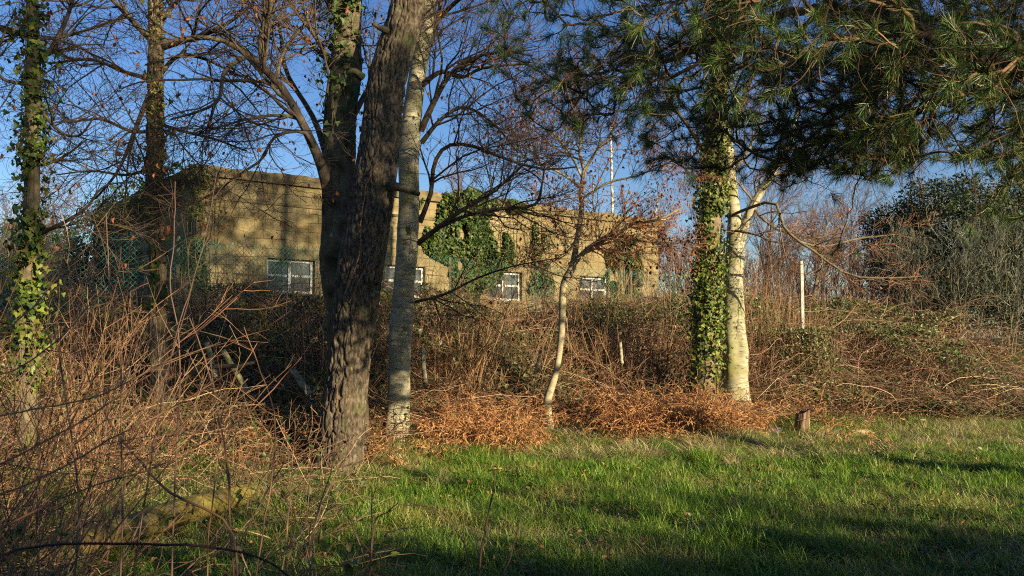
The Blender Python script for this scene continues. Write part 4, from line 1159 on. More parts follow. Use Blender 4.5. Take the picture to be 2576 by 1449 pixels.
def build_building():
    AX = np.array([[WD[0], WD[1], 0], [WN[0], WN[1], 0], [0, 0, 1.0]])
    t = empty('concrete_building', (0, 0, 0), 'low flat roofed building of weathered ochre blockwork behind the fence', 'building')
    ang = math.atan2(WD[1], WD[0])

    def local(o):      # geometry is given in wall coordinates (along, outward, up)
        o.matrix_basis = __import__('mathutils').Matrix.Translation((C0[0], C0[1], 0)) @ __import__('mathutils').Matrix.Rotation(ang, 4, 'Z')
        return o
    ZT, ZB = 5.35, .6
    wins = [(2.32, 1.24), (5.56, 1.24), (8.92, 1.24), (12.45, 1.24)]
    W0, W1 = 2.68, 3.53
    # front wall cut round the windows; y is negative outward (local +y = away from the viewer)
    g = Geo()
    th = .3

    def piece(x0, x1, z0, z1):
        g.box(((x0 + x1) / 2, th / 2, (z0 + z1) / 2), ((x1 - x0) / 2, th / 2, (z1 - z0) / 2))
    piece(0, WL, W1, ZT); piece(0, WL, ZB, W0)
    xs = 0
    for c, w in wins:
        piece(xs, c - w / 2, W0, W1); xs = c + w / 2
    piece(xs, WL, W0, W1)
    local(g.obj('front_wall', M['wall'], t))
    g = Geo(); D = 10
    g.box((.15, D / 2 + .15, (ZT + ZB) / 2), (.15, D / 2 - .152, (ZT - ZB) / 2)); local(g.obj('left_wall', M['wall'], t))
    g = Geo(); g.box((WL - .15, D / 2 + .15, (ZT + ZB) / 2), (.15, D / 2 - .152, (ZT - ZB) / 2)); local(g.obj('right_wall', M['wall'], t))
    g = Geo(); g.box((WL / 2, D + .15, (ZT + ZB) / 2), (WL / 2, .15, (ZT - ZB) / 2)); local(g.obj('rear_wall', M['wall'], t))
    # roof slab with slightly broken edge
    rng = np.random.default_rng(141)
    nx = 160; xs = np.linspace(-.07, WL + .22, nx)
    yf = -.07 - .02 * vn2(xs, xs * 0, 3, 1); zt = 5.6 + .05 * (vn2(xs, xs * 0, 1.3, 2) - .5) + .03 * (vn2(xs, xs * 0, 6, 3) - .5); zb = 5.352 + xs * 0
    v = np.concatenate([np.stack([xs, yf, zb], -1), np.stack([xs, yf + .02, zt], -1), np.stack([xs, yf * 0 + D + .35, zt], -1), np.stack([xs, yf * 0 + D + .35, zb], -1)])
    i = np.arange(nx - 1); fs = [np.stack([i + a * nx, i + 1 + a * nx, i + 1 + ((a + 1) % 4) * nx, i + ((a + 1) % 4) * nx], -1) for a in range(4)]
    fs += [np.array([[0, nx, 2 * nx, 3 * nx]]), np.array([[nx - 1, 4 * nx - 1, 3 * nx - 1, 2 * nx - 1]])]
    g = Geo(); g.add(v, fs); local(g.obj('roof', M['coping'], t))
    g = Geo(); g.box((WL / 2, -.016, 4.86), (WL / 2, .0155, .035)); local(g.obj('string_course', M['coping'], t))
    for c, w in wins:
        g = Geo(); b = .035
        z0, z1 = W0 + .002, W1 - .002; x0, x1 = c - w / 2 + .002, c + w / 2 - .002; yc = .15; hy = .035
        g.box(((x0 + x1) / 2, yc, z1 - b), ((x1 - x0) / 2, hy, b)); g.box(((x0 + x1) / 2, yc, z0 + b), ((x1 - x0) / 2, hy, b))
        for xx in (x0 + b, x1 - b): g.box((xx, yc, (z0 + z1) / 2), (b, hy - .003, (z1 - z0) / 2 - 2 * b))
        g.box((c, yc, (z0 + z1) / 2), (.035, hy - .006, (z1 - z0) / 2 - 2 * b))
        zt_ = z1 - .40
        for s in (-1, 1): g.box((c + s * (w / 4 - .005), yc, zt_), (w / 4 - .07, hy - .012, .028))
        fr = g.obj('window', M['white_paint'], t); local(fr)
        g = Geo(); g.box((c, yc + .01, (z0 + z1) / 2), (w / 2 - .06, .006, (z1 - z0) / 2 - .06)); o = g.obj('pane', M['glass'], fr)
        g = Geo(); g.box((c, -.03, W0 - .03), (w / 2 + .06, .028, .03)); o = g.obj('sill', M['coping'], fr)
    # dim interior floor
    g = Geo(); g.box((WL / 2, D / 2, 1.3), (WL / 2 - .35, D / 2 - .4, .02)); local(g.obj('floor', M['coping'], t))


build_building()


def wall_ivy(label, cells, n, seed, mat='ivy_wall', size=(.045, .11), side=False, depth=.16):
    """ivy against the building: cells = ellipses (w, z, rw, rz) in wall coordinates"""
    rng = np.random.default_rng(seed)
    C = []
    tot = sum(c[2] * c[3] for c in cells)
    for (w, z, rw, rz) in cells:
        m = int(n * rw * rz / tot)
        a = rng.uniform(0, 2 * math.pi, m); r = np.sqrt(rng.uniform(0, 1, m)) * (.8 + .45 * vn(np.stack([np.cos(a) * 2.2, np.sin(a) * 2.2, a * 0 + w], -1), seed))
        ww = w + rw * r * np.cos(a); zz = z + rz * r * np.sin(a)
        k = (vn(np.stack([ww * 2.2, zz * 2.2, ww * 0], -1), seed + 1) > .34)
        ww, zz, r = ww[k], zz[k], r[k]
        o = depth * np.sqrt(np.maximum(1.1 - r, 0)) * rng.uniform(.1, 1.2, len(r)) * (.3 + 2.6 * vn(np.stack([ww * 3, zz * 3, ww * 0], -1), seed + 2) ** 1.5) + .03
        if side:
            p = C0[None] - WN[None] * ww[:, None] - WD[None] * o[:, None]
        else:
            p = C0[None] + WD[None] * ww[:, None] + WN[None] * o[:, None]
        C.append(np.concatenate([p, zz[:, None]], 1))
    C = np.concatenate(C)
    nrm = np.array([-WD[0], -WD[1], .3]) if side else np.array([WN[0], WN[1], .4])
    root = empty('ivy', C[0], label, 'ivy')
    g = Geo(); leaves(g, C, nrm + rng.normal(size=C.shape) * .55, rng.uniform(*size, len(C)), shape_ivy(), rng, .12, droop=(0, 0, -1)); g.obj('leaves', M[mat], root)
    g = Geo()
    P = []
    for i in range(16):
        c = cells[rng.integers(len(cells))]; w = c[0] + rng.normal(0, c[2] * .5)
        z = np.linspace(1.2, c[1] + c[3] * rng.uniform(.1, .8), 14); ww = w + np.cumsum(rng.normal(0, .05, 14))
        p = C0[None] + ((-WN)[None] * ww[:, None] - WD[None] * .02 if side else WD[None] * ww[:, None] + WN[None] * .02)
        P.append(np.concatenate([p, z[:, None]], 1))
    P = np.stack(P); g.tubes(P, np.full(P.shape[:2], .008), 4); g.obj('stem', M['grey_bark'], root)


wall_ivy('dark ivy mass over the roof edge behind the pale smooth trunk', [(7.2, 5.25, 1.25, .6), (7.4, 4.4, 1.3, .8), (8.5, 4.15, .7, .6), (8.15, 3.5, .65, .8), (7.5, 2.9, .75, .7), (8.9, 5.45, .8, .2)], 17000, 151)
wall_ivy('rounded ivy clump near the right end of the wall', [(13.75, 3.85, .8, .9), (13.9, 4.5, .55, .4), (13.95, 3.0, .8, .7)], 8500, 152)
wall_ivy('thin ivy trails hanging down the middle of the wall', [(10.0, 4.4, .12, .8), (10.35, 3.9, .12, .9), (10.2, 3.1, .5, .5)], 900, 153, size=(.05, .09))
wall_ivy('ivy cloaking the shaded left side wall and roof corner', [(.4, 5.45, .8, .3), (2.2, 5.5, 1.5, .35), (4.6, 5.3, 2.0, .5), (8, 5.2, 2.4, .6), (11.5, 4.8, 2.4, .9), (5.5, 3.0, 1.2, .9), (2.4, 2.6, .6, .9), (9, 3.6, 2.0, 1.0), (12, 2.8, 3, 1.2)], 9000, 154, mat='ivy_dark', side=True, depth=.5)
wall_ivy('ragged yellowish ivy stems on the left corner of the wall', [(-.05, 3.9, .2, 1.1), (-.1, 2.9, .35, .9), (.1, 5.3, .35, .25)], 1300, 155, mat='ivy_bright', size=(.04, .08))


# ------------------------------------------------------------------ fence
def build_fence():
    t = empty('chain_link_fence', (0, 0, 0), 'green plastic coated chain link fence in front of the building', 'fence')
    line = np.array([(-9.6, 13.4), (-6.3, 14.9), (-5.0, 16.1), (4.6, 24.4), (12.5, 30.5)])
    seg = np.linalg.norm(np.diff(line, axis=0), axis=1); cum = np.concatenate([[0], np.cumsum(seg)])
    tot = cum[-1]
    p = .09; zt = 3.36; zb = 1.7

    def pos(s):
        return np.stack([np.interp(s, cum, line[:, 0]), np.interp(s, cum, line[:, 1])], -1)
    sags = lambda s: .03 * np.sin(s * 2.1) - .02
    rows = int((zt - zb) / (p / 2)); rows -= rows % 2
    g = Geo()
    s0 = np.arange(0, tot, p)
    Ps = []
    # zigzag vertical wires: each runs up, alternating sides, hooking its neighbour
    k = np.arange(rows + 1)
    for par in (0, 1):
        off = np.where((k + par) % 2 == 0, 0, p / 2) if par == 0 else np.where(k % 2 == 0, 0, -p / 2)
        S = s0[:, None] + off[None] + .0 * k
        Z = zb + k[None] * (zt - zb) / rows + sags(S)
        xy = pos(S)
        Ps.append(np.concatenate([xy, Z[..., None]], -1))
    for P in Ps:
        g.tubes(P, np.broadcast_to(np.interp(s0, [5.5, 8], [.0046, .0024])[:, None], P.shape[:2]), 3)
    # twisted barbs at the top
    tipS = s0; xy = pos(tipS); zz = zt + sags(tipS)
    n = len(tipS)
    for sgn in (-1, 1):
        q = np.stack([np.concatenate([xy, zz[:, None]], 1), np.concatenate([pos(tipS + sgn * .012), (zz + .035)[:, None]], 1)], 1)
        g.tubes(q, np.full(q.shape[:2], .0028), 3)
    g.obj('wire_mesh', M['fence_green'], t)
    g = Geo()
    for z in (zt - .05, zt - .8):
        S = np.arange(0, tot, .3); P = np.concatenate([pos(S), (z + sags(S))[:, None]], 1) + np.array([0, .012, 0]); g.tubes(P[None], np.full((1, len(P)), .0025), 3)
    g.obj('straining_wire', M['fence_green'], t)
    for s in np.arange(1.2, tot, 3.0):
        if abs(s - 17.5) < .01: continue
        xy = pos(s); z0 = float(G(*xy)) - .1
        g = Geo(); g.box((xy[0], xy[1] + .06, (z0 + zt + .02) / 2), (.022, .022, (zt + .02 - z0) / 2)); g.obj('post', M['grey_bark'], t)


build_fence()


# ------------------------------------------------------------------ posts, pole, stump, logs, stones
def lumpy(name, c, r, mat, label, cat, seed, parent=None, rot=0, n=24, flatz=0.0):
    th = np.linspace(0, math.pi, n); ph = np.arange(2 * n) * math.pi / n
    T, Pp = np.meshgrid(th, ph, indexing='ij')
    d = np.stack([np.sin(T) * np.cos(Pp), np.sin(T) * np.sin(Pp), np.cos(T)], -1)
    rr = .8 + .45 * vn(d * 1.6 + seed, seed) + .12 * vn(d * 6 + seed, seed + 1)
    v = d * rr[..., None] * np.asarray(r)
    v[..., 2] = np.clip(v[..., 2], -r[2], r[2] * (1 - flatz))
    cr, sr = math.cos(rot), math.sin(rot)
    x = v[..., 0] * cr - v[..., 1] * sr; y = v[..., 0] * sr + v[..., 1] * cr
    v = np.stack([x, y, v[..., 2]], -1).reshape(-1, 3) + np.asarray(c)
    m = 2 * n
    i = (np.arange(n - 1) * m)[:, None] + np.arange(m)[None]; j = (np.arange(n - 1) * m)[:, None] + ((np.arange(m) + 1) % m)[None]
    g = Geo(); g.add(v, np.stack([i, i + m, j + m, j], -1).reshape(-1, 4))
    return tag(g.obj(name, M[mat], parent, True), label, cat)


def build_small():
    rng = np.random.default_rng(161)
    # flagpole behind the roof
    t = empty('flagpole', (0, 0, 0), 'thin white flagpole rising behind the far roof', 'flagpole')
    b = at(1541, 545, 34); top = at(1536, 325, 34)
    P = np.stack([np.array([b[0], b[1], 1.0]), b, (b + top) / 2, top]); g = Geo(); g.tubes(P[None], np.array([[.06, .058, .05, .035]]), 12, True); g.obj('mast', M['white_paint'], t, True)
    lumpy('finial', top + np.array([0, 0, .05]), (.055, .055, .045), 'white_paint', None, None, 3, t)
    # white fence post on the bank
    c = at(2019, 800, 18.2); tp = at(2016, 662, 18.2)
    t = empty('fence_post', c, 'slim white concrete post standing alone in the brambles at the right', 'post')
    g = Geo(); g.box(((c[0] + tp[0]) / 2, 18.2, (float(G(c[0], 18.2)) + tp[2]) / 2), (.03, .034, (tp[2] - float(G(c[0], 18.2))) / 2)); o = g.obj('shaft', M['post_concrete'], t)
    g = Geo(); g.box((tp[0], 18.2, tp[2] + .022), (.025, .028, .02)); g.obj('cap', M['post_concrete'], t)
    # cut poles sticking out of the undergrowth
    for a, bb, d, w, lb in [((1062, 874), (1068, 945), 14.2, 12, 'short pale upright stake right of the pale smooth trunk'), ((1560, 862), (1563, 900), 16.0, 9, 'small pale stub in the brambles right of the young tree'),
                            ((520, 862), (537, 926), 11.6, 14, 'left of two pale moss blotched cut poles behind the bare stems'), ((560, 880), (606, 958), 11.4, 15, 'right leaning one of two pale cut poles behind the bare stems'),
                            ((737, 930), (768, 976), 11.2, 17, 'thick short pale log end left of the furrowed trunk'), ((1362, 880), (1350, 925), 15.4, 8, 'thin pale leaning stub just left of the young tree')]:
        p0 = at(*bb, d); p1 = at(*a, d - .05)
        P = resample(np.stack([p0 + (p0 - p1) * .35, p0, p1]), 10) + rng.normal(0, .003, (10, 3))
        g = Geo(); g.tubes(P[None], (np.linspace(1.05, .92, 10) * w / 2 / F * d)[None], 12, True)
        tag(g.obj('cut_pole', M['pale_bark'], None, True), lb, 'cut pole')
    # dark fallen branch
    P = at([450, 520, 600, 640], [945, 925, 918, 912], [10.9, 10.9, 10.8, 10.8]); P = resample(P, 12) + rng.normal(0, .006, (12, 3))
    g = Geo(); g.tubes(P[None], np.linspace(.042, .018, 12)[None], 9, True)
    tag(g.obj('fallen_branch', M['branch_bark'], None, True), 'dark fallen branch lying across the two pale cut poles', 'branch')
    # stump
    c = at(2016, 1092, 14.3); zb = float(G(c[0], 14.3)); H = .40; k = 40; n = 16
    a = np.arange(k) * 2 * math.pi / k; A, S = np.meshgrid(a, np.linspace(0, 1, n))
    r = .118 * (1.1 - .16 * S + .25 * np.exp(-S * 6)) * (.86 + .28 * vn(np.stack([np.cos(A) * 1.8, np.sin(A) * 1.8, S * .7], -1), 7)) + .012 * (vn(np.stack([np.cos(A) * 9, np.sin(A) * 9, S * 2], -1), 8) - .5)
    top = 1 + .12 * (vn(np.stack([np.cos(A) * 2.5, np.sin(A) * 2.5, S * 0], -1), 9) - .5) + .06 * np.cos(A)
    v = np.stack([c[0] + r * np.cos(A) + .03 * S, 14.3 + r * np.sin(A), zb - .05 + (H + .05) * S * top], -1)
    v = np.concatenate([v.reshape(-1, 3), (v[-1] * .55 + v[-1].mean(0) * .45 - np.array([0, 0, .05])), v[-1].mean(0)[None] - np.array([0, 0, .07])])
    i = (np.arange(n) * k)[:, None] + np.arange(k)[None]; j = (np.arange(n) * k)[:, None] + ((np.arange(k) + 1) % k)[None]
    g = Geo(); g.add(v, [np.stack([i, j, j + k, i + k], -1).reshape(-1, 4), np.stack([n * k + np.arange(k), n * k + (np.arange(k) + 1) % k, np.full(k, (n + 1) * k)], -1)])
    tag(g.obj('tree_stump', M['stump_wood']), 'short rotten tree stump at the right edge of the grass', 'stump')
    c = at(1945, 1082, 14.2); lumpy('stone', (c[0], 14.2, float(G(c[0], 14.2)) + .07), (.13, .10, .10), 'stone', 'dark grey stone in the grass left of the stump', 'stone', 4)
    c = at(1922, 1080, 14.0); lumpy('stone', (c[0], 14.0, float(G(c[0], 14.0)) + .05), (.08, .05, .045), 'cut_wood', 'small pale stone touching the dark one left of the stump', 'stone', 5)
    c = at(2168, 1082, 14.2); lumpy('log_piece', (c[0], 14.2, float(G(c[0], 14.2)) + .09), (.20, .08, .06), 'cut_wood', 'pale yellow split log piece right of the stump', 'log', 6, rot=.2)
    # mossy log in the left foreground
    a = resample(np.array([(640, 1232, 8.0, 40), (600, 1245, 7.8, 56), (500, 1275, 7.2, 62), (400, 1305, 6.8, 66), (280, 1345, 6.3, 66), (120, 1385, 5.8, 62), (-60, 1420, 5.4, 60)], float), 60)
    P = at(a[:, 0], a[:, 1], a[:, 2]); r = a[:, 3] / 2 / F * a[:, 2]
    T = norm(np.gradient(P, axis=0)); U = norm(np.cross(T, np.array([0, 0, 1.0]))); V = np.cross(U, T); k = 36
    an = np.arange(k) * 2 * math.pi / k; A, S = np.meshgrid(an, np.arange(60) * .06)
    rr = r[:, None] * (.85 + .35 * vn(np.stack([np.cos(A) * 2, np.sin(A) * 2, S * 1.5], -1), 3) + .12 * vn(np.stack([np.cos(A) * 9, np.sin(A) * 9, S * 1.2], -1), 4))
    rr[0] *= .5
    v = P[:, None] + U[:, None] * (np.cos(A) * rr * 1.2)[..., None] + V[:, None] * (np.sin(A) * rr * .9)[..., None]
    i = (np.arange(59) * k)[:, None] + np.arange(k)[None]; j = (np.arange(59) * k)[:, None] + ((np.arange(k) + 1) % k)[None]
    g = Geo(); g.add(v.reshape(-1, 3), [np.stack([i, j, j + k, i + k], -1).reshape(-1, 4), np.arange(k)[None]])
    tag(g.obj('mossy_log', M['moss_wood'], None, True), 'long yellow mossy log lying in the left foreground', 'log')


build_small()


# ------------------------------------------------------------------ bare shrubs in the middle distance
def shrub(px, y, h, n, seed, label, spread=.35, lean=(0, 0), mat='cane_tan', name='bare_shrub', r=(.006, .012), py=None, side=5, tw=4):
    rng = np.random.default_rng(seed)
    x = (px - CX) / F * y; z0 = float(G(x, y))
    t = empty(name, (x, y, z0), label, 'shrub')
    d = np.stack([rng.normal(lean[0], spread, n), rng.normal(lean[1], spread * .7, n), np.ones(n)], -1); d = norm(d)
    P = [np.array([x, y, z0 - .05]) + rng.normal(0, .06, (n, 3)) * np.array([1, 1, 0])]
    L = h * rng.uniform(.55, 1.1, n)
    m = 12
    for _ in range(m - 1):
        d = norm(d + rng.normal(size=(n, 3)) * .07 + np.array([0, 0, .012])); P.append(P[-1] + d * (L / (m - 1))[:, None])
    P = np.stack(P, 1); R = rng.uniform(*r, n)[:, None] * np.linspace(1, .3, m)[None]
    g = Geo(); g.tubes(P, R, 5); g.obj('stems', M[mat], t)
    P1, R1 = grow(P, R, side, h * .28, .6, 6, .12, .25, .5, .0025, rng=rng, bias=(0, 0, .04)); P2, R2 = grow(P1, R1, tw, h * .12, .7, 4, .15, .2, .6, .0018, rng=rng)
    g = Geo(); g.tubes(P1, R1, 3); g.tubes(P2, R2, 3); g.obj('twigs', M[mat], t)
    return t


for i, (px, y, h, n, lb) in enumerate([(1185, 15.4, 2.6, 18, 'bare shrub in front of the ivy mass on the wall'), (1110, 15.2, 2.3, 10, 'bare shrub close to the right of the pale smooth trunk'),
                                       (1310, 16.4, 2.2, 12, 'twiggy shrub left of the slim young tree'), (1545, 16.8, 2.3, 18, 'spreading bare shrub right of the slim young tree'),
                                       (1630, 17.5, 2.1, 16, 'bare shrub below the right end of the wall'), (945, 13.8, 1.9, 6, 'pale saplings glimpsed between the furrowed and pale trunks'),
                                       (800, 12.6, 2.0, 5, 'pale upright saplings left against the furrowed trunk'), (1900, 17.5, 2.0, 22, 'dense shrub close right of the pale forked trunk'),
                                       (2100, 18.2, 1.5, 14, 'reddish stemmed shrub right of the white post'), (2260, 18.6, 1.2, 10, 'tawny shrub on the bank before the dark evergreen'),
                                       (2450, 18, 1.2, 8, 'thin shrub on the bank near the right edge'), (455, 13.4, 1.9, 8, 'brown shrub behind the slim straight tree'),
                                       (1270, 18.5, 1.7, 16, 'low twiggy shrub partly hiding the third window'), (1490, 20.0, 1.6, 16, 'low twiggy shrub partly hiding the last window'), (740, 15.6, 1.5, 12, 'low twiggy shrub under the first window'),
                                       (230, 12.4, 1.9, 12, 'brown shrub between the two left trees')]):
    shrub(px, y, h, n, 200 + i, lb, mat='cane' if i % 3 == 2 else 'cane_tan', r=(.008, .015))


# ------------------------------------------------------------------ near foreground stems
def authored(name, label, lines, mat, seed, twigs=3, L=.35, cat='shrub', k=6, thin=.62):
    rng = np.random.default_rng(seed)
    t = empty(name, (0, 0, 0), label, cat)
    g = Geo(); Ps = []; Rs = []
    for ln in lines:
        P, r = limb_px(ln, 22); r = r * thin; P = P + np.cumsum(rng.normal(0, .0022, P.shape), 0)
        Ps.append(P); Rs.append(r)
    Ps = np.stack(Ps); Rs = np.stack(Rs)
    g.tubes(Ps, Rs, k); g.obj('stems', M[mat], t, True)
    if twigs:
        P1, R1 = grow(Ps, Rs, twigs, L, .6, 7, .09, .2, .6, .0018, .003, rng=rng, bias=(0, 0, .02)); g = Geo(); g.tubes(P1, R1, 4)
        P2, R2 = grow(P1, R1, 2, L * .4, .7, 5, .1, .2, .7, .0013, .002, rng=rng); g.tubes(P2, R2, 3)
        g.obj('twigs', M[mat], t)


def down(pts, py=1500):
    return pts


def build_foreground():
    authored('bare_sapling', 'tall reddish bare stems crossing left of the slim straight tree', [
        [(180, 1500, 3.4, 9), (205, 1300, 3.5, 8), (190, 1100, 3.6, 7), (160, 900, 3.7, 6), (130, 760, 3.8, 3)],
        [(300, 1500, 3.6, 8), (310, 1250, 3.7, 7), (300, 860, 4.0, 6), (275, 700, 4.1, 5), (268, 535, 4.2, 3)],
        [(430, 1500, 3.8, 8), (440, 1200, 4.0, 7), (455, 900, 4.2, 6), (432, 724, 4.3, 5), (445, 600, 4.4, 4), (446, 460, 4.5, 3)],
        [(330, 1500, 3.8, 8), (390, 1100, 4.0, 7), (440, 860, 4.2, 6), (480, 724, 4.3, 5), (520, 590, 4.4, 4), (553, 425, 4.5, 3)]], 'cane_red', 301)
    authored('bare_sapling', 'pale bare stems arching up from the lower left corner to the right', [
        [(-60, 1190, 2.8, 9), (0, 1164, 2.9, 9), (175, 1070, 3.1, 8), (310, 980, 3.3, 7), (425, 890, 3.5, 6), (600, 740, 3.8, 3)],
        [(-60, 1060, 2.6, 8), (100, 1030, 2.8, 8), (260, 1000, 3.0, 7), (400, 930, 3.2, 6), (560, 870, 3.4, 3)],
        [(-60, 1270, 2.6, 9), (120, 1200, 2.8, 8), (260, 1120, 3.0, 7), (420, 1040, 3.3, 6), (600, 930, 3.6, 3)],
        [(-60, 950, 2.4, 8), (60, 920, 2.6, 7), (160, 850, 2.8, 6), (260, 740, 3.0, 5), (330, 640, 3.2, 3)],
        [(-60, 860, 2.2, 7), (40, 810, 2.3, 7), (110, 740, 2.4, 6), (190, 600, 2.6, 3)],
        [(-40, 1350, 2.6, 8), (200, 1230, 2.9, 7), (420, 1160, 3.2, 6), (620, 1040, 3.5, 5), (760, 900, 3.8, 3)]], 'cane_tan', 302, 4, .4)
    authored('bare_sapling', 'bare reddish stem bending from upper left down to the lower centre', [
        [(600, 1500, 3.6, 10), (580, 1325, 3.7, 10), (430, 1240, 3.8, 10), (350, 1155, 3.9, 9), (290, 1075, 4.0, 8), (225, 935, 4.1, 6), (180, 724, 4.3, 3)],
        [(590, 1500, 4.0, 8), (585, 1320, 4.0, 8), (580, 1175, 4.1, 8), (550, 1015, 4.2, 7), (520, 900, 4.3, 6), (480, 800, 4.4, 4)]], 'cane_red', 303, 3)
    authored('bare_sapling', 'thin pale upright stems just left of the thick furrowed trunk', [
        [(640, 1500, 4.2, 7), (655, 1375, 4.3, 7), (685, 1200, 4.4, 7), (692, 1050, 4.5, 6), (650, 920, 4.6, 5), (615, 825, 4.7, 3)],
        [(700, 1500, 4.4, 7), (720, 1350, 4.5, 6), (735, 1200, 4.6, 5), (745, 1080, 4.7, 4), (735, 1050, 4.7, 3)],
        [(520, 1500, 4.4, 7), (525, 1320, 4.5, 7), (540, 1150, 4.6, 6), (560, 1000, 4.7, 5), (640, 860, 4.8, 3)],
        [(560, 1500, 4.4, 7), (620, 1330, 4.5, 6), (700, 1180, 4.6, 5), (790, 1060, 4.7, 3)],
        [(770, 1500, 4.6, 7), (790, 1330, 4.7, 6), (830, 1180, 4.8, 5), (848, 1060, 4.9, 4), (843, 960, 4.9, 3)]], 'cane_tan', 304, 3, .35)
    authored('bare_sapling', 'small forked reddish sapling at the bottom centre before the grass', [
        [(920, 1520, 3.2, 10), (933, 1400, 3.2, 9), (934, 1320, 3.25, 7), (930, 1230, 3.3, 4)],
        [(930, 1400, 3.2, 6), (950, 1310, 3.2, 6), (980, 1290, 3.15, 5), (1010, 1268, 3.1, 3)],
        [(925, 1450, 3.2, 6), (890, 1340, 3.2, 5), (870, 1290, 3.2, 3), (850, 1270, 3.2, 2)]], 'cane_red', 305, 2, .12)
    authored('bare_sapling', 'two thin brown shoots at the bottom right of the forked sapling', [
        [(1205, 1520, 3.4, 11), (1212, 1400, 3.4, 10), (1232, 1290, 3.4, 8), (1243, 1195, 3.4, 3)],
        [(1190, 1520, 3.2, 8), (1173, 1380, 3.2, 7), (1118, 1290, 3.2, 6), (1023, 1255, 3.2, 3)],
        [(1240, 1520, 3.3, 7), (1290, 1400, 3.3, 6), (1320, 1290, 3.3, 3), (1325, 1260, 3.3, 2)]], 'cane_red', 306, 2, .12)
    authored('bramble_cane', 'dark arching bramble cane low across the bottom left', [
        [(-60, 1405, 2.3, 13), (0, 1389, 2.3, 13), (100, 1369, 2.3, 13), (300, 1366, 2.3, 13), (500, 1369, 2.35, 12), (650, 1402, 2.4, 11), (760, 1500, 2.45, 10)]], 'cane_dark', 307, 0, cat='bramble cane', thin=.55)
    # leafless scrub filling the left foreground, many stems each
    for i, (px, y, h, n, lean, lb) in enumerate([(-60, 3.6, 1.8, 16, (.35, 0), 'dense bare scrub at the lower left corner'), (120, 4.4, 2.0, 18, (.15, 0), 'bare scrub before the leftmost ivy tree'), (250, 4.8, 1.8, 10, (.1, 0), 'bare scrub before the mossy log end'),
                                                 (-250, 4.2, 2.2, 20, (.6, 0), 'scrub leaning in from the left edge'), (430, 9.6, 1.8, 20, (.0, 0), 'thin bare scrub in front of the slim straight tree'), (-200, 6.5, 2.5, 24, (.4, 0), 'tall scrub behind the left corner, beside the ivy stem'),
                                                 (250, 8.4, 2.0, 26, (.1, 0), 'reddish scrub behind the far end of the mossy log'), (620, 8.6, 1.3, 7, (0, 0), 'low scrub between the mossy log and the thick trunk')]):
        shrub(px, y, h, n, 330 + i, lb, .32, lean, 'cane_red' if i % 3 else 'cane_tan', 'bare_shrub', (.003, .006), side=3, tw=2)
    # low tangle under them
    rng = np.random.default_rng(351)
    n = 3000
    y = rng.uniform(3.2, 10.5, n); x = -.6 * y - .3 + rng.uniform(0, 1, n) ** 1.3 * (.42 * y + .2)
    ppx = CX + F * x / y
    k = (y < edge(x) + .3) & ~((ppx > 120) & (ppx < 720) & (y < 8.2) & (rng.uniform(0, 1, n) < .9)); x, y = x[k], y[k]; n = len(x)
    z = G(x, y) + rng.uniform(0, .35, n)
    d = norm(rng.normal(size=(n, 3)) * np.array([1, 1, .7]) + np.array([.3, 0, .5])); P = [np.stack([x, y, z], -1)]
    for _ in range(6):
        d = norm(d + rng.normal(size=(n, 3)) * .15 + np.array([0, 0, -.1])); P.append(P[-1] + d * rng.uniform(.06, .16, n)[:, None])
    P = np.stack(P, 1); P[..., 2] = np.maximum(P[..., 2], G(P[..., 0], P[..., 1]) + .01)
    g = Geo(); g.tubes(P, np.full(P.shape[:2], .0024)); tag(g.obj('foreground_tangle', M['cane']), 'tangled dry stems low in the left foreground', 'undergrowth', kind='stuff')
    g = Geo(); i = rng.integers(0, n, 2600); C = P[i, 4]; leaves(g, C, rng.normal(size=C.shape) + np.array([0, -.3, .8]), rng.uniform(.03, .075, len(C)), shape_oval(), rng)
    tag(g.obj('foreground_leaves', M['bramble_leaf']), 'scattered green leaves low in the left foreground', 'leaves', kind='stuff')


build_foreground()

# ------------------------------------------------------------------ unseen greenery added behind the camera to shade the clearing
def leafy(name, label, cat, cx, cy, z0, z1, rx, ry, n, size, seed, trunk=None, thr=.36, sc=.7, group=None):
    rng = np.random.default_rng(seed)
    t = empty(name, (cx, cy, 0), label, cat, group)
    q = rng.uniform(-1, 1, (n, 3))
    if trunk: q = q[(q ** 2).sum(-1) < 1]
    q = np.array([cx, cy, (z0 + z1) / 2]) + q * np.array([rx, ry, (z1 - z0) / 2])
    q = q[vn(q * sc + seed, seed) > thr]
    g = Geo(); leaves(g, q, rng.normal(size=q.shape), rng.uniform(*size, len(q)), shape_oval(), rng); g.obj('foliage', M['ivy_dark'], t)
    g = Geo()
    if trunk:
        P = np.stack([np.full(10, cx) + .1 * np.sin(np.arange(10)), np.full(10, cy), np.linspace(-.1, z1 * .93, 10)], -1); g.tubes(P[None], np.linspace(trunk, trunk * .3, 10)[None], 12); g.obj('trunk', M['pine_bark'], t, True)
        P1, R1 = grow(P[None], np.linspace(trunk, trunk * .3, 10)[None], 26, rx * 1.1, 1.2, 8, .12, z0 / z1, .3, .01, rng=rng); g = Geo(); g.tubes(P1, R1, 5)
        P2, R2 = grow(P1, R1, 8, rx * .4, .8, 6, .15, .2, .5, .006, rng=rng); g.tubes(P2, R2, 4); g.obj('branches', M['branch_bark'], t)
    else:
        m = 60; P = np.stack([np.stack([np.full(6, a), np.full(6, b), np.linspace(-.1, z1 * .9, 6)], -1) for a, b in zip(rng.uniform(cx - rx, cx + rx, m), rng.uniform(cy - ry, cy + ry, m))]); P += rng.normal(0, .06, P.shape)
        g.tubes(P, np.linspace(.03, .01, 6)[None] * np.ones((m, 1)), 5); g.obj('stems', M['branch_bark'], t)


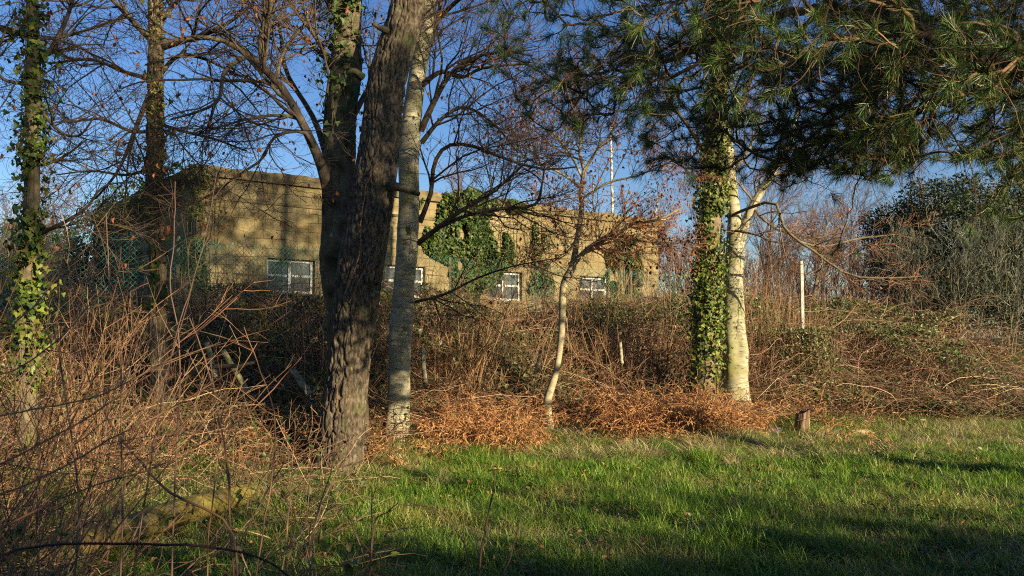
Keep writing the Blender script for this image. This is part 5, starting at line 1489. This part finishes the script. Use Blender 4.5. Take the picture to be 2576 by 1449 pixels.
def build_behind():
    for lb, x, rx, h, n, sd in (('bushy hedge right behind the viewpoint, nearest the left trees', .5, 6.6, 4.7, 44000, 402), ('hedge behind the viewpoint, lower middle stretch', 11.6, 4.4, 3.85, 27000, 401), ('tallest stretch of hedge behind the viewpoint, toward the open field', 19.2, 3.1, 4.7, 26000, 403)):
        leafy('hedge', lb, 'hedge', x, -3.2, 0, h, rx, .8, n, (.10, .17), sd, thr=.33)  # out of view, added to darken the foreground and near lawn
    for i, (x, y, z0, z1, r, n, th) in enumerate([(8.4, -4.6, 8.2, 11.8, 2.7, 8500, .49), (13.6, -4.7, 7.7, 11.8, 3.0, 10000, .48), (14.5, -6.6, 3.6, 6.5, 4.5, 5000, .57)]):
        leafy('evergreen_tree', ['evergreen tree behind the viewpoint nearer the camera line', 'evergreen tree behind the viewpoint farther toward the sun', 'lower looser evergreen tree behind the others toward the sun'][i], 'tree', x, y, z0, z1, r, r * (.8 if i < 2 else .25), n, (.14, .24), 410 + i, .13, th, .8)  # out of view, crowns shaped to shade upper trunks and dapple the grass


build_behind()

# ------------------------------------------------------------------ fix origins: every Empty sits at the base of its thing
bpy.context.view_layer.update()
from mathutils import Matrix
for e in [o for o in bpy.data.objects if o.type == 'EMPTY']:
    vs = []
    for ch in e.children:
        m = len(ch.data.vertices); a = np.empty(m * 3, np.float32); ch.data.vertices.foreach_get('co', a)
        a = a.reshape(-1, 3)[::max(1, m // 4000)]; mw = np.array(ch.matrix_world); vs.append(a @ mw[:3, :3].T + mw[:3, 3])
    v = np.concatenate(vs); z = v[:, 2].min(); b = v[v[:, 2] < z + .3].mean(0)
    loc = Vector((float(b[0]), float(b[1]), float(z) + .05 if z > -.5 else 0.0))
    e.location = loc
    for ch in e.children:
        ch.matrix_basis = Matrix.Translation(-loc) @ ch.matrix_basis

# ------------------------------------------------------------------ sky, sun, camera
w = bpy.data.worlds.new('World'); scene.world = w; w.use_nodes = True
nt = w.node_tree; nt.nodes.clear()
sky = nt.nodes.new('ShaderNodeTexSky'); sky.sky_type = 'NISHITA'; sky.sun_disc = False
sky.sun_elevation = SUN_EL; sky.sun_rotation = math.pi - SUN_AZ
sky.air_density = 1.0; sky.dust_density = 0.6; sky.ozone_density = 2.5
hs = nt.nodes.new('ShaderNodeHueSaturation'); hs.inputs['Saturation'].default_value = 1.25; hs.inputs['Hue'].default_value = 0.515
bg = nt.nodes.new('ShaderNodeBackground'); bg.inputs[1].default_value = 0.06
out = nt.nodes.new('ShaderNodeOutputWorld')
nt.links.new(sky.outputs[0], hs.inputs['Color']); nt.links.new(hs.outputs[0], bg.inputs[0]); nt.links.new(bg.outputs[0], out.inputs[0])

sl = bpy.data.lights.new('sun', 'SUN'); sl.energy = 5.0; sl.angle = math.radians(0.5); sl.color = (1.0, 0.81, 0.54)
so = bpy.data.objects.new('sun', sl); col.objects.link(so)
so.rotation_euler = Vector(SUND).to_track_quat('Z', 'Y').to_euler()

cam = bpy.data.cameras.new('camera'); co = bpy.data.objects.new('camera', cam); col.objects.link(co)
cam.sensor_width = 36; cam.lens = F / 2576 * 36; cam.clip_start = 0.05; cam.clip_end = 2000
co.location = (0, 0, EYE); co.rotation_euler = (math.pi / 2 + PITCH, 0, 0)
cam.dof.use_dof = True; cam.dof.focus_distance = 12.5; cam.dof.aperture_fstop = 9
scene.camera = co
scene.view_settings.view_transform = 'Standard'; scene.view_settings.look = 'None'
scene.view_settings.exposure = 1.33; scene.view_settings.gamma = 1.0
scene.cycles.use_denoising = False; scene.cycles.filter_width = 1.1
scene.cycles.max_bounces = 4; scene.cycles.diffuse_bounces = 1; scene.cycles.glossy_bounces = 1; scene.cycles.transparent_max_bounces = 6
for o in bpy.data.objects:
    if '_l' in o: del o['_l']
